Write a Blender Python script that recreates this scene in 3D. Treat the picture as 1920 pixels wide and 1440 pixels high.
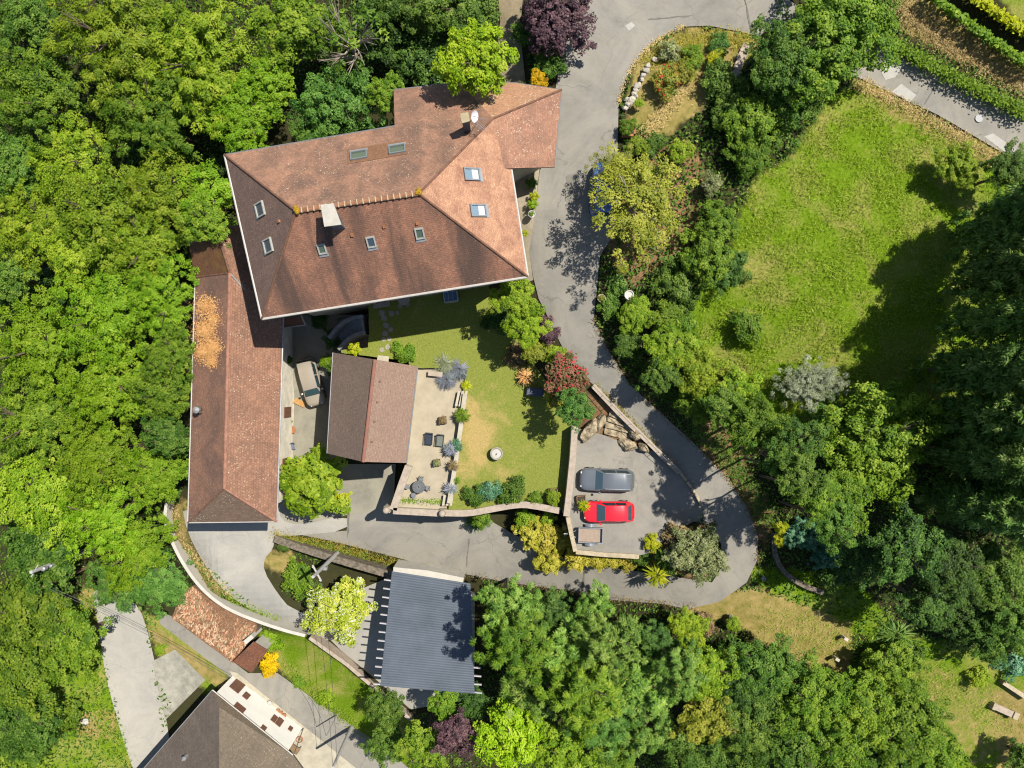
import bpy, bmesh, math, random
import numpy as np
from mathutils import Vector, Matrix
from mathutils.geometry import delaunay_2d_cdt
random.seed(7); RNG = np.random.default_rng(7)
for _o in list(bpy.data.objects): bpy.data.objects.remove(_o)
SC = bpy.context.scene; COL = SC.collection
# ---------------------------------------------------------------- camera, sky, sun, exposure
CAMZ = 66.0; FPX = 1376.0
cam = bpy.data.cameras.new('camera'); camo = bpy.data.objects.new('camera', cam); COL.objects.link(camo)
camo.location = (0, 0, CAMZ); camo.rotation_euler = (0, 0, 0)
cam.sensor_fit = 'HORIZONTAL'; cam.sensor_width = 36.0; cam.lens = 36.0 * FPX / 1920.0
cam.clip_end = 1000.0; SC.camera = camo
SUN = Vector((0.44, 0.29, 1.0)).normalized()
ELEV = math.asin(SUN.z); AZ = math.atan2(SUN.x, SUN.y)
world = bpy.data.worlds.new('World'); SC.world = world; world.use_nodes = True
wn = world.node_tree.nodes; wl = world.node_tree.links
sky = wn.new('ShaderNodeTexSky'); sky.sky_type = 'NISHITA'; sky.sun_disc = False
sky.sun_elevation = ELEV; sky.sun_rotation = AZ; sky.air_density = 1.0; sky.dust_density = 0.6
wl.new(sky.outputs[0], wn['Background'].inputs[0]); wn['Background'].inputs[1].default_value = 0.08
sl = bpy.data.lights.new('sun', 'SUN'); sl.energy = 5.0; sl.angle = math.radians(0.5); sl.color = (1.0, 0.945, 0.85)
so = bpy.data.objects.new('sun', sl); COL.objects.link(so); so.location = (20, 14, 90)
so.rotation_euler = (-SUN).to_track_quat('-Z', 'Y').to_euler()
SC.view_settings.view_transform = 'Standard'; SC.view_settings.look = 'None'
SC.view_settings.exposure = 0.9; SC.view_settings.gamma = 1.0; SC.view_settings.use_curve_mapping = False
SC.render.engine = 'CYCLES'
SC.cycles.max_bounces = 5; SC.cycles.diffuse_bounces = 3; SC.cycles.transmission_bounces = 4
SC.cycles.transparent_max_bounces = 6; SC.cycles.use_denoising = True; SC.cycles.pixel_filter_type = 'BLACKMAN_HARRIS'; SC.cycles.filter_width = 1.15
# ---------------------------------------------------------------- pixel -> place
def P(px, py, z):
    d = CAMZ - z
    return Vector(((px - 960.0) / FPX * d, (720.0 - py) / FPX * d, z))
def PL(px, py, a, b, c):           # where the line of sight meets the plane through a, b, c
    n = (b - a).cross(c - a); o = Vector((0, 0, CAMZ)); d = P(px, py, 0) - o
    return o + d * ((a - o).dot(n) / d.dot(n))
CTRL = [(1100,-80,10.6),(1250,10,10.6),(1100,80,10.4),(1080,160,10.1),(1075,250,9.8),(1055,340,9.4),(1045,420,9.0),(1055,500,8.6),(1080,590,8.1),
 (1130,670,7.6),(1190,750,7.1),(1260,830,6.6),(1320,900,6.1),(1365,970,5.6),(1385,1040,4.9),(1330,1105,4.1),(1240,1110,3.4),(1130,1088,2.6),(1000,1055,1.7),
 (900,1030,1.0),(800,1010,.5),(700,995,.1),(600,985,0),(525,990,-.2),(620,920,.1),(560,860,.5),(575,780,.9),(575,700,1.4),(570,620,2.0),(640,640,2.2),
 (430,1020,-.4),(480,1100,-1.2),(540,1150,-1.9),(350,950,-.3),(335,1000,-.4),(400,1105,-.9),(640,1140,-2.4),(690,1200,-2.8),(705,1280,-3.0),(800,1200,-3),(750,1310,-3.3),
 (850,1300,-3),(580,1066,-1.7),(660,1085,-2.2),(285,950,-3.5),(300,1020,-3.8),(335,1085,-4),(390,1150,-4.2),(470,1195,-4.3),(540,1212,-4.6),(610,1270,-4.8),(690,1340,-5),
 (760,1400,-5.2),(200,1130,-5),(230,1200,-5.3),(260,1330,-5.8),(300,1440,-6.2),(400,1250,-5.2),(520,1310,-5.6),(600,1380,-5.9),(660,1440,-6.2),(120,1300,-4.5),
 (60,1440,-4.5),(150,1080,-4.5),(0,0,0),(200,100,0),(400,200,1.2),(100,400,-2),(300,400,0),(0,700,-4),(200,700,-3),(310,850,-2.8),(100,950,-4),(-250,700,-7),(-250,200,-3),
 (500,-80,3),(650,100,4),(800,60,6.5),(900,100,8),(955,20,9.9),(1000,120,10.0),(700,220,5),(600,350,3),(800,300,6),(900,400,6.6),(960,380,9.0),(700,500,3),(850,560,3.6),
 (740,720,1.0),(900,800,1.5),(850,900,1.2),(1000,900,2.0),(930,650,3.0),(975,560,6.9),(1015,645,6.9),(1085,740,6.8),(1040,780,4.2),(1100,880,5.4),(1200,880,5.5),(1250,930,5.6),
 (1100,1000,5.0),(1180,1010,5.0),(1150,800,6.3),(1190,600,8.9),(1250,500,10),(1250,650,8.9),(1300,740,8.2),(1380,850,7.0),(1450,930,6.4),(1460,1010,5.6),(1200,300,10.2),
 (1220,200,10.6),(1300,100,10.8),(1350,300,10.9),(1330,420,10.8),(1400,650,9.6),(1500,450,11),(1650,600,11),(1560,760,9.8),(1700,300,11),(1800,200,11.2),(1650,120,11),
 (1880,40,12),(1750,60,11.6),(1960,300,11.3),(1850,500,11),(1900,700,10.5),(1750,800,10),(1900,950,8.5),(1700,980,7),(1600,1050,5.4),(1500,1100,4.4),(1450,1150,3.9),
 (1600,1220,3.2),(1800,1250,3.8),(1900,1350,2.6),(1700,1350,1.8),(1500,1350,0.8),(1300,1220,2.4),(1200,1300,0),(1000,1200,-1.2),(1000,1400,-3),(1300,1440,-1),(1600,1480,0.5),
 (850,1400,-4.4),(2200,200,13),(2200,800,11),(2200,1300,5),(1000,-250,12),(1600,-250,14),(400,-250,3),(-250,1300,-8),(400,1700,-7),(1200,1700,-4),(2000,1700,1)]
_c = np.array(CTRL, float); _cxy = _c[:, :2]
_D = np.sqrt(((_cxy[:, None] - _cxy[None]) ** 2).sum(-1) + 14.0 ** 2)
_W = np.linalg.solve(_D + np.eye(len(_c)) * 1e-6, _c[:, 2] - 3.0)
def hz(px, py):
    px = np.atleast_1d(np.asarray(px, float)); py = np.atleast_1d(np.asarray(py, float))
    out = np.empty(px.shape)
    for i in range(0, len(px), 20000):
        d = np.sqrt((px[i:i+20000, None] - _cxy[:, 0]) ** 2 + (py[i:i+20000, None] - _cxy[:, 1]) ** 2 + 14.0 ** 2)
        out[i:i+20000] = d @ _W + 3.0
    return out
def h1(px, py): return float(hz(px, py)[0])
def G(px, py, off=0.0): return P(px, py, h1(px, py) + off)
def ground_at(x, y, z0=0.0):       # ground height under a world point
    z = z0
    for _ in range(8):
        s = FPX / (CAMZ - z); z = h1(960 + x * s, 720 - y * s)
    return z
def lin(c): return tuple((v / 255.0 / 12.92) if v / 255.0 <= 0.04045 else ((v / 255.0 + 0.055) / 1.055) ** 2.4 for v in c)
HG = 0.40; LG = 0.70
def A(r, g, b, k=HG): return tuple(min(0.85, v * k) for v in lin((r, g, b)))
# ---------------------------------------------------------------- objects
def tag(o, label=None, cat=None, group=None, kind=None):
    if label: o['label'] = label
    if cat: o['category'] = cat
    if group: o['group'] = group
    if kind: o['kind'] = kind
    return o
def link(o, parent=None):
    COL.objects.link(o)
    if parent is not None: o.parent = parent
    return o
def thing(name, label, cat, loc=(0, 0, 0), rz=0.0, group=None):
    o = bpy.data.objects.new(name, None); COL.objects.link(o); o.empty_display_size = 0.2
    o.location = loc; o.rotation_euler = (0, 0, rz)
    return tag(o, label, cat, group)
def rootinv(p):
    q = p
    M = Matrix.Identity(4)
    chain = []
    while q is not None: chain.append(q); q = q.parent
    for q in reversed(chain): M = M @ q.matrix_parent_inverse @ q.matrix_basis
    return M.inverted()
class MB:
    """collects shapes; build() links them as one mesh object"""
    def __init__(s): s.v = []; s.f = []; s.m = []; s.uv = {}; s.mi = 0
    def add(s, vs, fs):
        b = len(s.v); s.v += [tuple(v) for v in vs]
        for f in fs: s.f.append(tuple(b + i for i in f)); s.m.append(s.mi)
        return s
    def box(s, c, size, rz=0.0, rx=0.0, ry=0.0, taper=1.0):
        R = Matrix.Rotation(rz, 3, 'Z') @ Matrix.Rotation(ry, 3, 'Y') @ Matrix.Rotation(rx, 3, 'X')
        vs = []
        for z in (-.5, .5):
            t = 1.0 if z < 0 else taper
            for x, y in ((-.5, -.5), (.5, -.5), (.5, .5), (-.5, .5)):
                vs.append(Vector(c) + R @ Vector((x * size[0] * t, y * size[1] * t, z * size[2])))
        return s.add(vs, [(3,2,1,0),(4,5,6,7),(0,1,5,4),(1,2,6,5),(2,3,7,6),(3,0,4,7)])
    def obox(s, o, u, v, w):        # box from a corner-centred frame: o centre, u v w half vectors
        o, u, v, w = map(Vector, (o, u, v, w)); vs = []
        for k in (-1, 1):
            for a, b in ((-1,-1),(1,-1),(1,1),(-1,1)): vs.append(o + u*a + v*b + w*k)
        return s.add(vs, [(3,2,1,0),(4,5,6,7),(0,1,5,4),(1,2,6,5),(2,3,7,6),(3,0,4,7)])
    def prism(s, pts, z0, z1):
        n = len(pts); vs = [(p[0], p[1], z0 if np.isscalar(z0) else z0[i]) for i, p in enumerate(pts)]
        vs += [(p[0], p[1], z1 if np.isscalar(z1) else z1[i]) for i, p in enumerate(pts)]
        fs = [tuple(range(n))[::-1], tuple(range(n, 2*n))] + [(i, (i+1) % n, n+(i+1) % n, n+i) for i in range(n)]
        return s.add(vs, fs)
    def tube(s, pts, r, n=8, cap=True):
        pts = [Vector(p) for p in pts]; k = len(pts)
        rr = [r] * k if np.isscalar(r) else list(r)
        vs = []; up = None
        for i, p in enumerate(pts):
            t = (pts[min(i+1, k-1)] - pts[max(i-1, 0)]).normalized()
            a = Vector((0, 0, 1)) if abs(t.z) < 0.9 else Vector((1, 0, 0))
            u = t.cross(a).normalized(); w = u.cross(t)
            for j in range(n):
                an = 2 * math.pi * j / n
                vs.append(p + (u * math.cos(an) + w * math.sin(an)) * rr[i])
        fs = []
        for i in range(k-1):
            for j in range(n): fs.append((i*n+j, i*n+(j+1) % n, (i+1)*n+(j+1) % n, (i+1)*n+j))
        if cap: fs += [tuple(range(n))[::-1], tuple(range((k-1)*n, k*n))]
        return s.add(vs, fs)
    def lathe(s, c, prof, n=20, sx=1.0, sy=1.0):
        vs = []; k = len(prof)
        for r, z in prof:
            for j in range(n):
                an = 2 * math.pi * j / n; vs.append((c[0] + r*sx*math.cos(an), c[1] + r*sy*math.sin(an), c[2] + z))
        fs = []
        for i in range(k-1):
            for j in range(n): fs.append((i*n+j, i*n+(j+1) % n, (i+1)*n+(j+1) % n, (i+1)*n+j))
        fs += [tuple(range(n))[::-1], tuple(range((k-1)*n, k*n))]
        return s.add(vs, fs)
    def poly(s, pts, uvo=None):      # one face with metre UVs: u along the eave, v up the slope
        pts = [Vector(p) for p in pts]; n = Vector((0, 0, 0))
        for i in range(len(pts)):
            a = pts[i]; b = pts[(i+1) % len(pts)]
            n += Vector(((a.y-b.y)*(a.z+b.z), (a.z-b.z)*(a.x+b.x), (a.x-b.x)*(a.y+b.y)))
        n.normalize()
        if n.z < 0: pts = pts[::-1]; n = -n
        u = Vector((-n.y, n.x, 0)); u = u.normalized() if u.length > 1e-4 else Vector((1, 0, 0)); v = n.cross(u)
        s.uv[len(s.f)] = [(p.dot(u), p.dot(v)) for p in pts]
        return s.add(pts, [tuple(range(len(pts)))])
    def slab(s, pts, th=0.14):       # roof face with thickness
        s.poly(pts); pts = [Vector(p) for p in pts]; lo = [p - Vector((0, 0, th)) for p in pts]; n = len(pts)
        return s.add(pts + lo, [tuple(range(n, 2*n))[::-1]] + [(i, n+i, n+(i+1) % n, (i+1) % n) for i in range(n)])
    def build(s, name, mat, parent=None, smooth=False, world=False, bevel=0.0):
        me = bpy.data.meshes.new(name); me.from_pydata(s.v, [], s.f)
        for m in (mat if isinstance(mat, (list, tuple)) else [mat]): me.materials.append(m)
        if len(me.materials) > 1: me.polygons.foreach_set('material_index', s.m)
        if s.uv:
            uvl = me.uv_layers.new(name='UVMap')
            for fi, uvs in s.uv.items():
                for li, q in zip(me.polygons[fi].loop_indices, uvs): uvl.data[li].uv = q
        if smooth: me.polygons.foreach_set('use_smooth', [True] * len(me.polygons))
        me.update(); o = bpy.data.objects.new(name, me); link(o, parent)
        if parent is not None and world: o.matrix_parent_inverse = rootinv(parent)
        if bevel:
            b = o.modifiers.new('bevel', 'BEVEL'); b.width = bevel; b.segments = 2; b.limit_method = 'ANGLE'
        return o
def mcopy(o, parent, loc=None, rot=None, scale=None):
    c = o.copy(); COL.objects.link(c); c.parent = parent
    if loc is not None: c.location = loc
    if rot is not None: c.rotation_euler = rot
    if scale is not None: c.scale = scale
    return c
# ---------------------------------------------------------------- materials
def newmat(name):
    m = bpy.data.materials.new(name); m.use_nodes = True
    return m, m.node_tree.nodes, m.node_tree.links, m.node_tree.nodes['Principled BSDF']
def N(nt, t, **kw):
    n = nt.new(t)
    for k, v in kw.items():
        if k in n.inputs: n.inputs[k].default_value = v
        else: setattr(n, k, v)
    return n
def mixc(nt, lk, fac, a, b, mode='MIX'):
    m = nt.new('ShaderNodeMix'); m.data_type = 'RGBA'; m.blend_type = mode
    for sock, v in ((m.inputs[0], fac), (m.inputs[6], a), (m.inputs[7], b)):
        if hasattr(v, 'is_linked') or hasattr(v, 'links'): lk.new(v, sock)
        elif isinstance(v, (int, float)): sock.default_value = v
        else: sock.default_value = (*v[:3], 1)
    return m.outputs[2]
def ramp(nt, lk, src, stops):
    r = nt.new('ShaderNodeValToRGB'); lk.new(src, r.inputs[0]); e = r.color_ramp.elements
    while len(e) < len(stops): e.new(0.5)
    for el, (p, c) in zip(e, stops):
        el.position = p; el.color = (*c[:3], 1) if not np.isscalar(c) else (c, c, c, 1)
    return r.outputs[0]
def noise(nt, lk, vec, scale, detail=4, rough=0.55, dist=0.0):
    n = N(nt, 'ShaderNodeTexNoise', Scale=scale, Detail=detail, Roughness=rough, Distortion=dist)
    if vec is not None: lk.new(vec, n.inputs['Vector'])
    return n.outputs[0]
def pos(nt): return nt.new('ShaderNodeNewGeometry').outputs['Position']
def bump(nt, lk, bs, h, strength=0.4, dist=0.05):
    b = N(nt, 'ShaderNodeBump', Strength=strength, Distance=dist); lk.new(h, b.inputs['Height']); lk.new(b.outputs[0], bs.inputs['Normal'])
def mat(name, c, rough=0.8, var=0.25, scale=3.0, metal=0.0, bmp=0.15, spec=0.3, c2=None, local=False):
    m, nt, lk, bs = newmat(name)
    v = nt.new('ShaderNodeTexCoord').outputs['Object'] if local else pos(nt)
    n1 = noise(nt, lk, v, scale, 5, 0.65)
    d = c2 if c2 is not None else tuple(x * (1 - var) for x in c)
    col = mixc(nt, lk, ramp(nt, lk, n1, [(0.35, 0.0), (0.65, 1.0)]), d, tuple(min(0.9, x * (1 + var * 0.4)) for x in c))
    lk.new(col, bs.inputs['Base Color']); bs.inputs['Roughness'].default_value = rough
    bs.inputs['Metallic'].default_value = metal; bs.inputs['Specular IOR Level'].default_value = spec
    if bmp: bump(nt, lk, bs, noise(nt, lk, v, scale * 8, 3), bmp, 0.02)
    return m
def plain(name, c, rough=0.5, metal=0.0, coat=0.0, spec=0.5):
    m, nt, lk, bs = newmat(name); bs.inputs['Base Color'].default_value = (*c, 1); bs.inputs['Roughness'].default_value = rough
    bs.inputs['Metallic'].default_value = metal; bs.inputs['Coat Weight'].default_value = coat; bs.inputs['Specular IOR Level'].default_value = spec
    return m
def asphalt(name, c, crack=1.0, patch=0.22, warm=None):
    m, nt, lk, bs = newmat(name); v = pos(nt)
    big = ramp(nt, lk, noise(nt, lk, v, 0.2, 5, 0.7, 1.5), [(0.35, 0.0), (0.62, 1.0)])
    mid = ramp(nt, lk, noise(nt, lk, v, 1.1, 8, 0.75), [(0.38, 0.0), (0.8, 0.75)]); sta = ramp(nt, lk, noise(nt, lk, v, 0.55, 6, 0.8, 2.0), [(0.58, 0.0), (0.75, 0.45)])
    fine = noise(nt, lk, v, 22.0, 2, 0.8)
    d = tuple(x * (1 - patch) for x in c); w = warm or tuple(x * y for x, y in zip(c, (1.1, 1.06, 1.0)))
    col = mixc(nt, lk, big, d, w); col = mixc(nt, lk, mid, col, tuple(x * 1.12 for x in c), 'MIX'); col = mixc(nt, lk, sta, col, tuple(x * 0.6 for x in c))
    col = mixc(nt, lk, 0.55, col, ramp(nt, lk, fine, [(0.3, 0.78), (0.7, 1.12)]), 'MULTIPLY')
    vo = N(nt, 'ShaderNodeTexVoronoi', feature='DISTANCE_TO_EDGE', Scale=0.22); lk.new(v, vo.inputs['Vector'])
    dn = nt.new('ShaderNodeVectorMath'); dn.operation = 'ADD'
    nz = N(nt, 'ShaderNodeTexNoise', Scale=1.3, Detail=4.0); lk.new(v, nz.inputs['Vector'])
    lk.new(v, dn.inputs[0]); lk.new(nz.outputs['Color'], dn.inputs[1]); lk.new(dn.outputs[0], vo.inputs['Vector'])
    cm = ramp(nt, lk, noise(nt, lk, v, 0.3, 2), [(0.42, 0.0), (0.55, 1.0)]); ck = mixc(nt, lk, ramp(nt, lk, vo.outputs['Distance'], [(0.0, 0.5 * crack), (0.009, 0.0)]), (0, 0, 0), cm)
    col = mixc(nt, lk, ck, col, tuple(x * 0.3 for x in c))
    lk.new(col, bs.inputs['Base Color']); bs.inputs['Roughness'].default_value = 0.95; bs.inputs['Specular IOR Level'].default_value = 0.08
    bump(nt, lk, bs, fine, 0.3, 0.02)
    return m
def tiles(name, c1, c2, dark, stain=0.5, streak=0.0, lichen=0.4, tw=0.16, th=0.13, lich=(0.42, 0.36, 0.27), seed=0.0, moss=0.0, bs_=0.5, s_scale=0.35):
    """clay tile roof in metre UVs"""
    m, nt, lk, bs = newmat(name); uv = nt.new('ShaderNodeUVMap'); uv.uv_map = 'UVMap'
    mp = N(nt, 'ShaderNodeMapping'); lk.new(uv.outputs[0], mp.inputs[0]); mp.inputs['Location'].default_value = (seed, seed * 1.7, 0); v = mp.outputs[0]
    br = N(nt, 'ShaderNodeTexBrick', Scale=1.0); lk.new(v, br.inputs['Vector'])
    br.inputs['Brick Width'].default_value = tw; br.inputs['Row Height'].default_value = th; br.inputs['Mortar Size'].default_value = 0.016
    br.inputs['Color1'].default_value = (0, 0, 0, 1); br.inputs['Color2'].default_value = (1, 1, 1, 1); br.inputs['Mortar'].default_value = (0.2, 0.2, 0.2, 1)
    br.inputs['Mortar Smooth'].default_value = 0.3; br.inputs['Bias'].default_value = -0.1
    rnd = br.outputs['Color']
    col = mixc(nt, lk, rnd, tuple(x * 1.16 for x in c1), tuple(x * 0.88 for x in c2))
    wn_ = noise(nt, lk, v, 1.1, 4, 0.7); col = mixc(nt, lk, ramp(nt, lk, wn_, [(0.35, 0.0), (0.7, 0.75)]), col, c1)
    st = ramp(nt, lk, noise(nt, lk, v, s_scale, 7, 0.72, 0.5), [(0.40, 0.0), (0.66, 1.0)])
    mu = N(nt, 'ShaderNodeMath', operation='MULTIPLY'); lk.new(st, mu.inputs[0]); mu.inputs[1].default_value = stain
    col = mixc(nt, lk, mu.outputs[0], col, dark)
    if streak:
        m2 = N(nt, 'ShaderNodeMapping'); lk.new(v, m2.inputs[0]); m2.inputs['Scale'].default_value = (0.55, 0.07, 1)
        s2 = ramp(nt, lk, noise(nt, lk, m2.outputs[0], 1.0, 6, 0.62, 0.3), [(0.42, 0.0), (0.62, 1.0)])
        mu2 = N(nt, 'ShaderNodeMath', operation='MULTIPLY'); lk.new(s2, mu2.inputs[0]); mu2.inputs[1].default_value = streak
        col = mixc(nt, lk, mu2.outputs[0], col, tuple(x * 0.8 for x in dark))
    if moss:
        ms = ramp(nt, lk, noise(nt, lk, v, 0.7, 5, 0.7), [(0.5, 0.0), (0.7, moss)]); col = mixc(nt, lk, ms, col, (0.16, 0.10, 0.02))
    vo = N(nt, 'ShaderNodeTexVoronoi', Scale=5.5); lk.new(v, vo.inputs['Vector'])
    vs = N(nt, 'ShaderNodeMath', operation='ADD'); lk.new(vo.outputs['Distance'], vs.inputs[0])
    pn = noise(nt, lk, v, 0.5, 4, 0.7); pr = ramp(nt, lk, pn, [(0.36, 0.30), (0.56, 0.0)]); lk.new(pr, vs.inputs[1])
    lf = ramp(nt, lk, vs.outputs[0], [(0.05 + 0.17 * lichen, 0.75), (0.10 + 0.24 * lichen, 0.0)])
    if lichen > 0: col = mixc(nt, lk, lf, col, lich)
    gr = ramp(nt, lk, noise(nt, lk, v, 9.0, 4, 0.85), [(0.3, 0.5), (0.7, 1.4)]); col = mixc(nt, lk, 0.75, col, gr, 'MULTIPLY')
    mf = N(nt, 'ShaderNodeMath', operation='MULTIPLY'); lk.new(br.outputs['Fac'], mf.inputs[0]); mf.inputs[1].default_value = 0.22; col = mixc(nt, lk, mf.outputs[0], col, tuple(x * 0.35 for x in dark))
    lk.new(col, bs.inputs['Base Color']); bs.inputs['Roughness'].default_value = 0.9; bs.inputs['Specular IOR Level'].default_value = 0.15
    hgt = N(nt, 'ShaderNodeMath', operation='SUBTRACT'); lk.new(rnd, hgt.inputs[0]); lk.new(br.outputs['Fac'], hgt.inputs[1])
    bump(nt, lk, bs, hgt.outputs[0], bs_, 0.03)
    return m
def leafmat(name, dark, mid, light, trans=0.4, accent=None, acc=0.0, rough=0.6, var=0.2):
    """leaf colours run over the per-leaf value lv; accent leaves are flowers or dead leaves"""
    m, nt, lk, bs = newmat(name)
    at = N(nt, 'ShaderNodeAttribute'); at.attribute_name = 'lv'
    oi = nt.new('ShaderNodeObjectInfo')
    col = ramp(nt, lk, at.outputs['Fac'], [(0.0, dark), (0.5, mid), (1.0, light)])
    hs = nt.new('ShaderNodeHueSaturation'); lk.new(col, hs.inputs['Color'])
    mr = N(nt, 'ShaderNodeMapRange'); lk.new(oi.outputs['Random'], mr.inputs[0]); mr.inputs[3].default_value = 1 - var; mr.inputs[4].default_value = 1 + var
    lk.new(mr.outputs[0], hs.inputs['Value']); col = hs.outputs[0]
    m7 = N(nt, 'ShaderNodeMath', operation='MULTIPLY'); lk.new(oi.outputs['Random'], m7.inputs[0]); m7.inputs[1].default_value = 7.31; fr = N(nt, 'ShaderNodeMath', operation='FRACT'); lk.new(m7.outputs[0], fr.inputs[0])
    m8 = N(nt, 'ShaderNodeMapRange'); lk.new(fr.outputs[0], m8.inputs[0]); m8.inputs[3].default_value = 0.484; m8.inputs[4].default_value = 0.503; lk.new(m8.outputs[0], hs.inputs['Hue']); hs.inputs['Saturation'].default_value = 1.03
    if acc:
        a2 = N(nt, 'ShaderNodeAttribute'); a2.attribute_name = 'la'
        f = ramp(nt, lk, a2.outputs['Fac'], [(max(0.0, 1 - acc - 0.02), 0.0), (1 - acc, 1.0)]); col = mixc(nt, lk, f, col, accent)
    lk.new(col, bs.inputs['Base Color']); bs.inputs['Roughness'].default_value = rough; bs.inputs['Specular IOR Level'].default_value = 0.25
    tr = nt.new('ShaderNodeBsdfTranslucent'); tc = mixc(nt, lk, 1.0, col, (1.15, 1.25, 0.55), 'MULTIPLY'); lk.new(tc, tr.inputs[0])
    mx = nt.new('ShaderNodeMixShader'); mx.inputs[0].default_value = trans
    lk.new(bs.outputs[0], mx.inputs[1]); lk.new(tr.outputs[0], mx.inputs[2]); lk.new(mx.outputs[0], nt['Material Output'].inputs[0])
    return m
# ================================================================ TERRAIN
def inpoly(px, py, poly):
    px = np.asarray(px, float); py = np.asarray(py, float); c = np.zeros(px.shape, bool); n = len(poly)
    for i in range(n):
        x1, y1 = poly[i]; x2, y2 = poly[(i+1) % n]
        if y1 == y2: continue
        c ^= ((y1 > py) != (y2 > py)) & (px < (x2-x1) * (py-y1) / (y2-y1) + x1)
    return c
def polydist(px, py, poly):
    d = np.full(np.shape(px), 1e9); n = len(poly)
    for i in range(n):
        a = np.array(poly[i], float); b = np.array(poly[(i+1) % n], float); ab = b - a; L = (ab**2).sum() + 1e-9
        t = np.clip(((px-a[0])*ab[0] + (py-a[1])*ab[1]) / L, 0, 1)
        d = np.minimum(d, np.hypot(px - a[0] - t*ab[0], py - a[1] - t*ab[1]))
    return d
def soft(px, py, poly, w=18.0):
    d = polydist(px, py, poly); ins = inpoly(px, py, poly); sd = np.where(ins, d, -d)
    return np.clip(sd / w * 0.5 + 0.5, 0, 1)
MEADOW = [(1480,300),(1560,180),(1625,155),(1760,235),(1890,300),(1990,360),(1960,700),(1720,760),(1600,790),(1500,800),(1400,760),(1310,720),(1290,640),(1300,560),(1360,500),(1380,420),(1420,330)]
DRY = [[(1195,110),(1240,70),(1290,52),(1380,60),(1425,75),(1400,130),(1340,180),(1260,250),(1195,260),(1170,200)],
       [(1605,145),(1700,200),(1890,300),(1860,310),(1690,225),(1600,165)],
       [(318,950),(352,935),(350,1000),(370,1040),(420,1110),(400,1120),(350,1060),(320,1000)],
       [(490,1040),(540,1030),(560,1060),(530,1075),(500,1068)],
       [(1690,0),(1760,0),(1940,140),(1940,180),(1690,60)],
       [(1320,680),(1400,690),(1380,720),(1330,710)],
       [(1240,1120),(1420,1100),(1600,1170),(1590,1290),(1480,1240),(1380,1170),(1290,1150)],
       [(1860,1290),(1940,1300),(1940,1460),(1870,1460)],
       [(155,1100),(185,1110),(190,1180),(165,1200)],[(130,1340),(220,1330),(215,1390),(150,1380)],
       [(270,1170),(300,1180),(430,1270),(420,1290),(300,1230)]]
LITTER = [[(1130,440),(1200,300),(1290,260),(1330,330),(1290,470),(1180,540)],[(1240,985),(1330,985),(1350,1050),(1320,1090),(1210,1060)],[(1090,730),(1160,770),(1215,830),(1190,850),(1090,830),(1075,790)],[(1200,1000),(1260,960),(1300,1000),(1240,1030)],[(1290,760),(1360,800),(1450,960),(1440,1040),(1400,960),(1320,850)]]
GREEN = [[(60,1180),(180,1100),(255,1440),(40,1460)],[(265,1150),(330,1160),(440,1260),(390,1300),(300,1230)],[(480,1180),(570,1190),(780,1350),(760,1440),(640,1370),(520,1250)],[(1640,1180),(1800,1210),(1940,1240),(1940,1470),(1700,1470),(1580,1290)],[(1830,-60),(2000,-60),(2000,90),(1900,30)],[(1390,1060),(1600,1080),(1700,1200),(1500,1180)],
         [(1250,540),(1330,480),(1400,600),(1420,760),(1330,720)]]
def ground_zones(px, py):
    dry = np.zeros(px.shape); lit = np.zeros(px.shape); gr = np.zeros(px.shape)
    for p in DRY: dry = np.maximum(dry, soft(px, py, p, 26))
    for p in LITTER: lit = np.maximum(lit, soft(px, py, p, 24))
    for p in GREEN: gr = np.maximum(gr, soft(px, py, p, 24))
    gr = np.maximum(gr, soft(px, py, MEADOW, 30))
    dry = np.maximum(dry, .5*soft(px, py, [(1600,1200),(1720,1220),(1900,1260),(1900,1460),(1800,1460),(1700,1300)], 40))
    out = np.maximum.reduce([-50-px, px-1970, -50-py, py-1490]); gr = np.maximum(gr, np.clip(out/60.0, 0, 1))
    return dry, lit, gr
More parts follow.
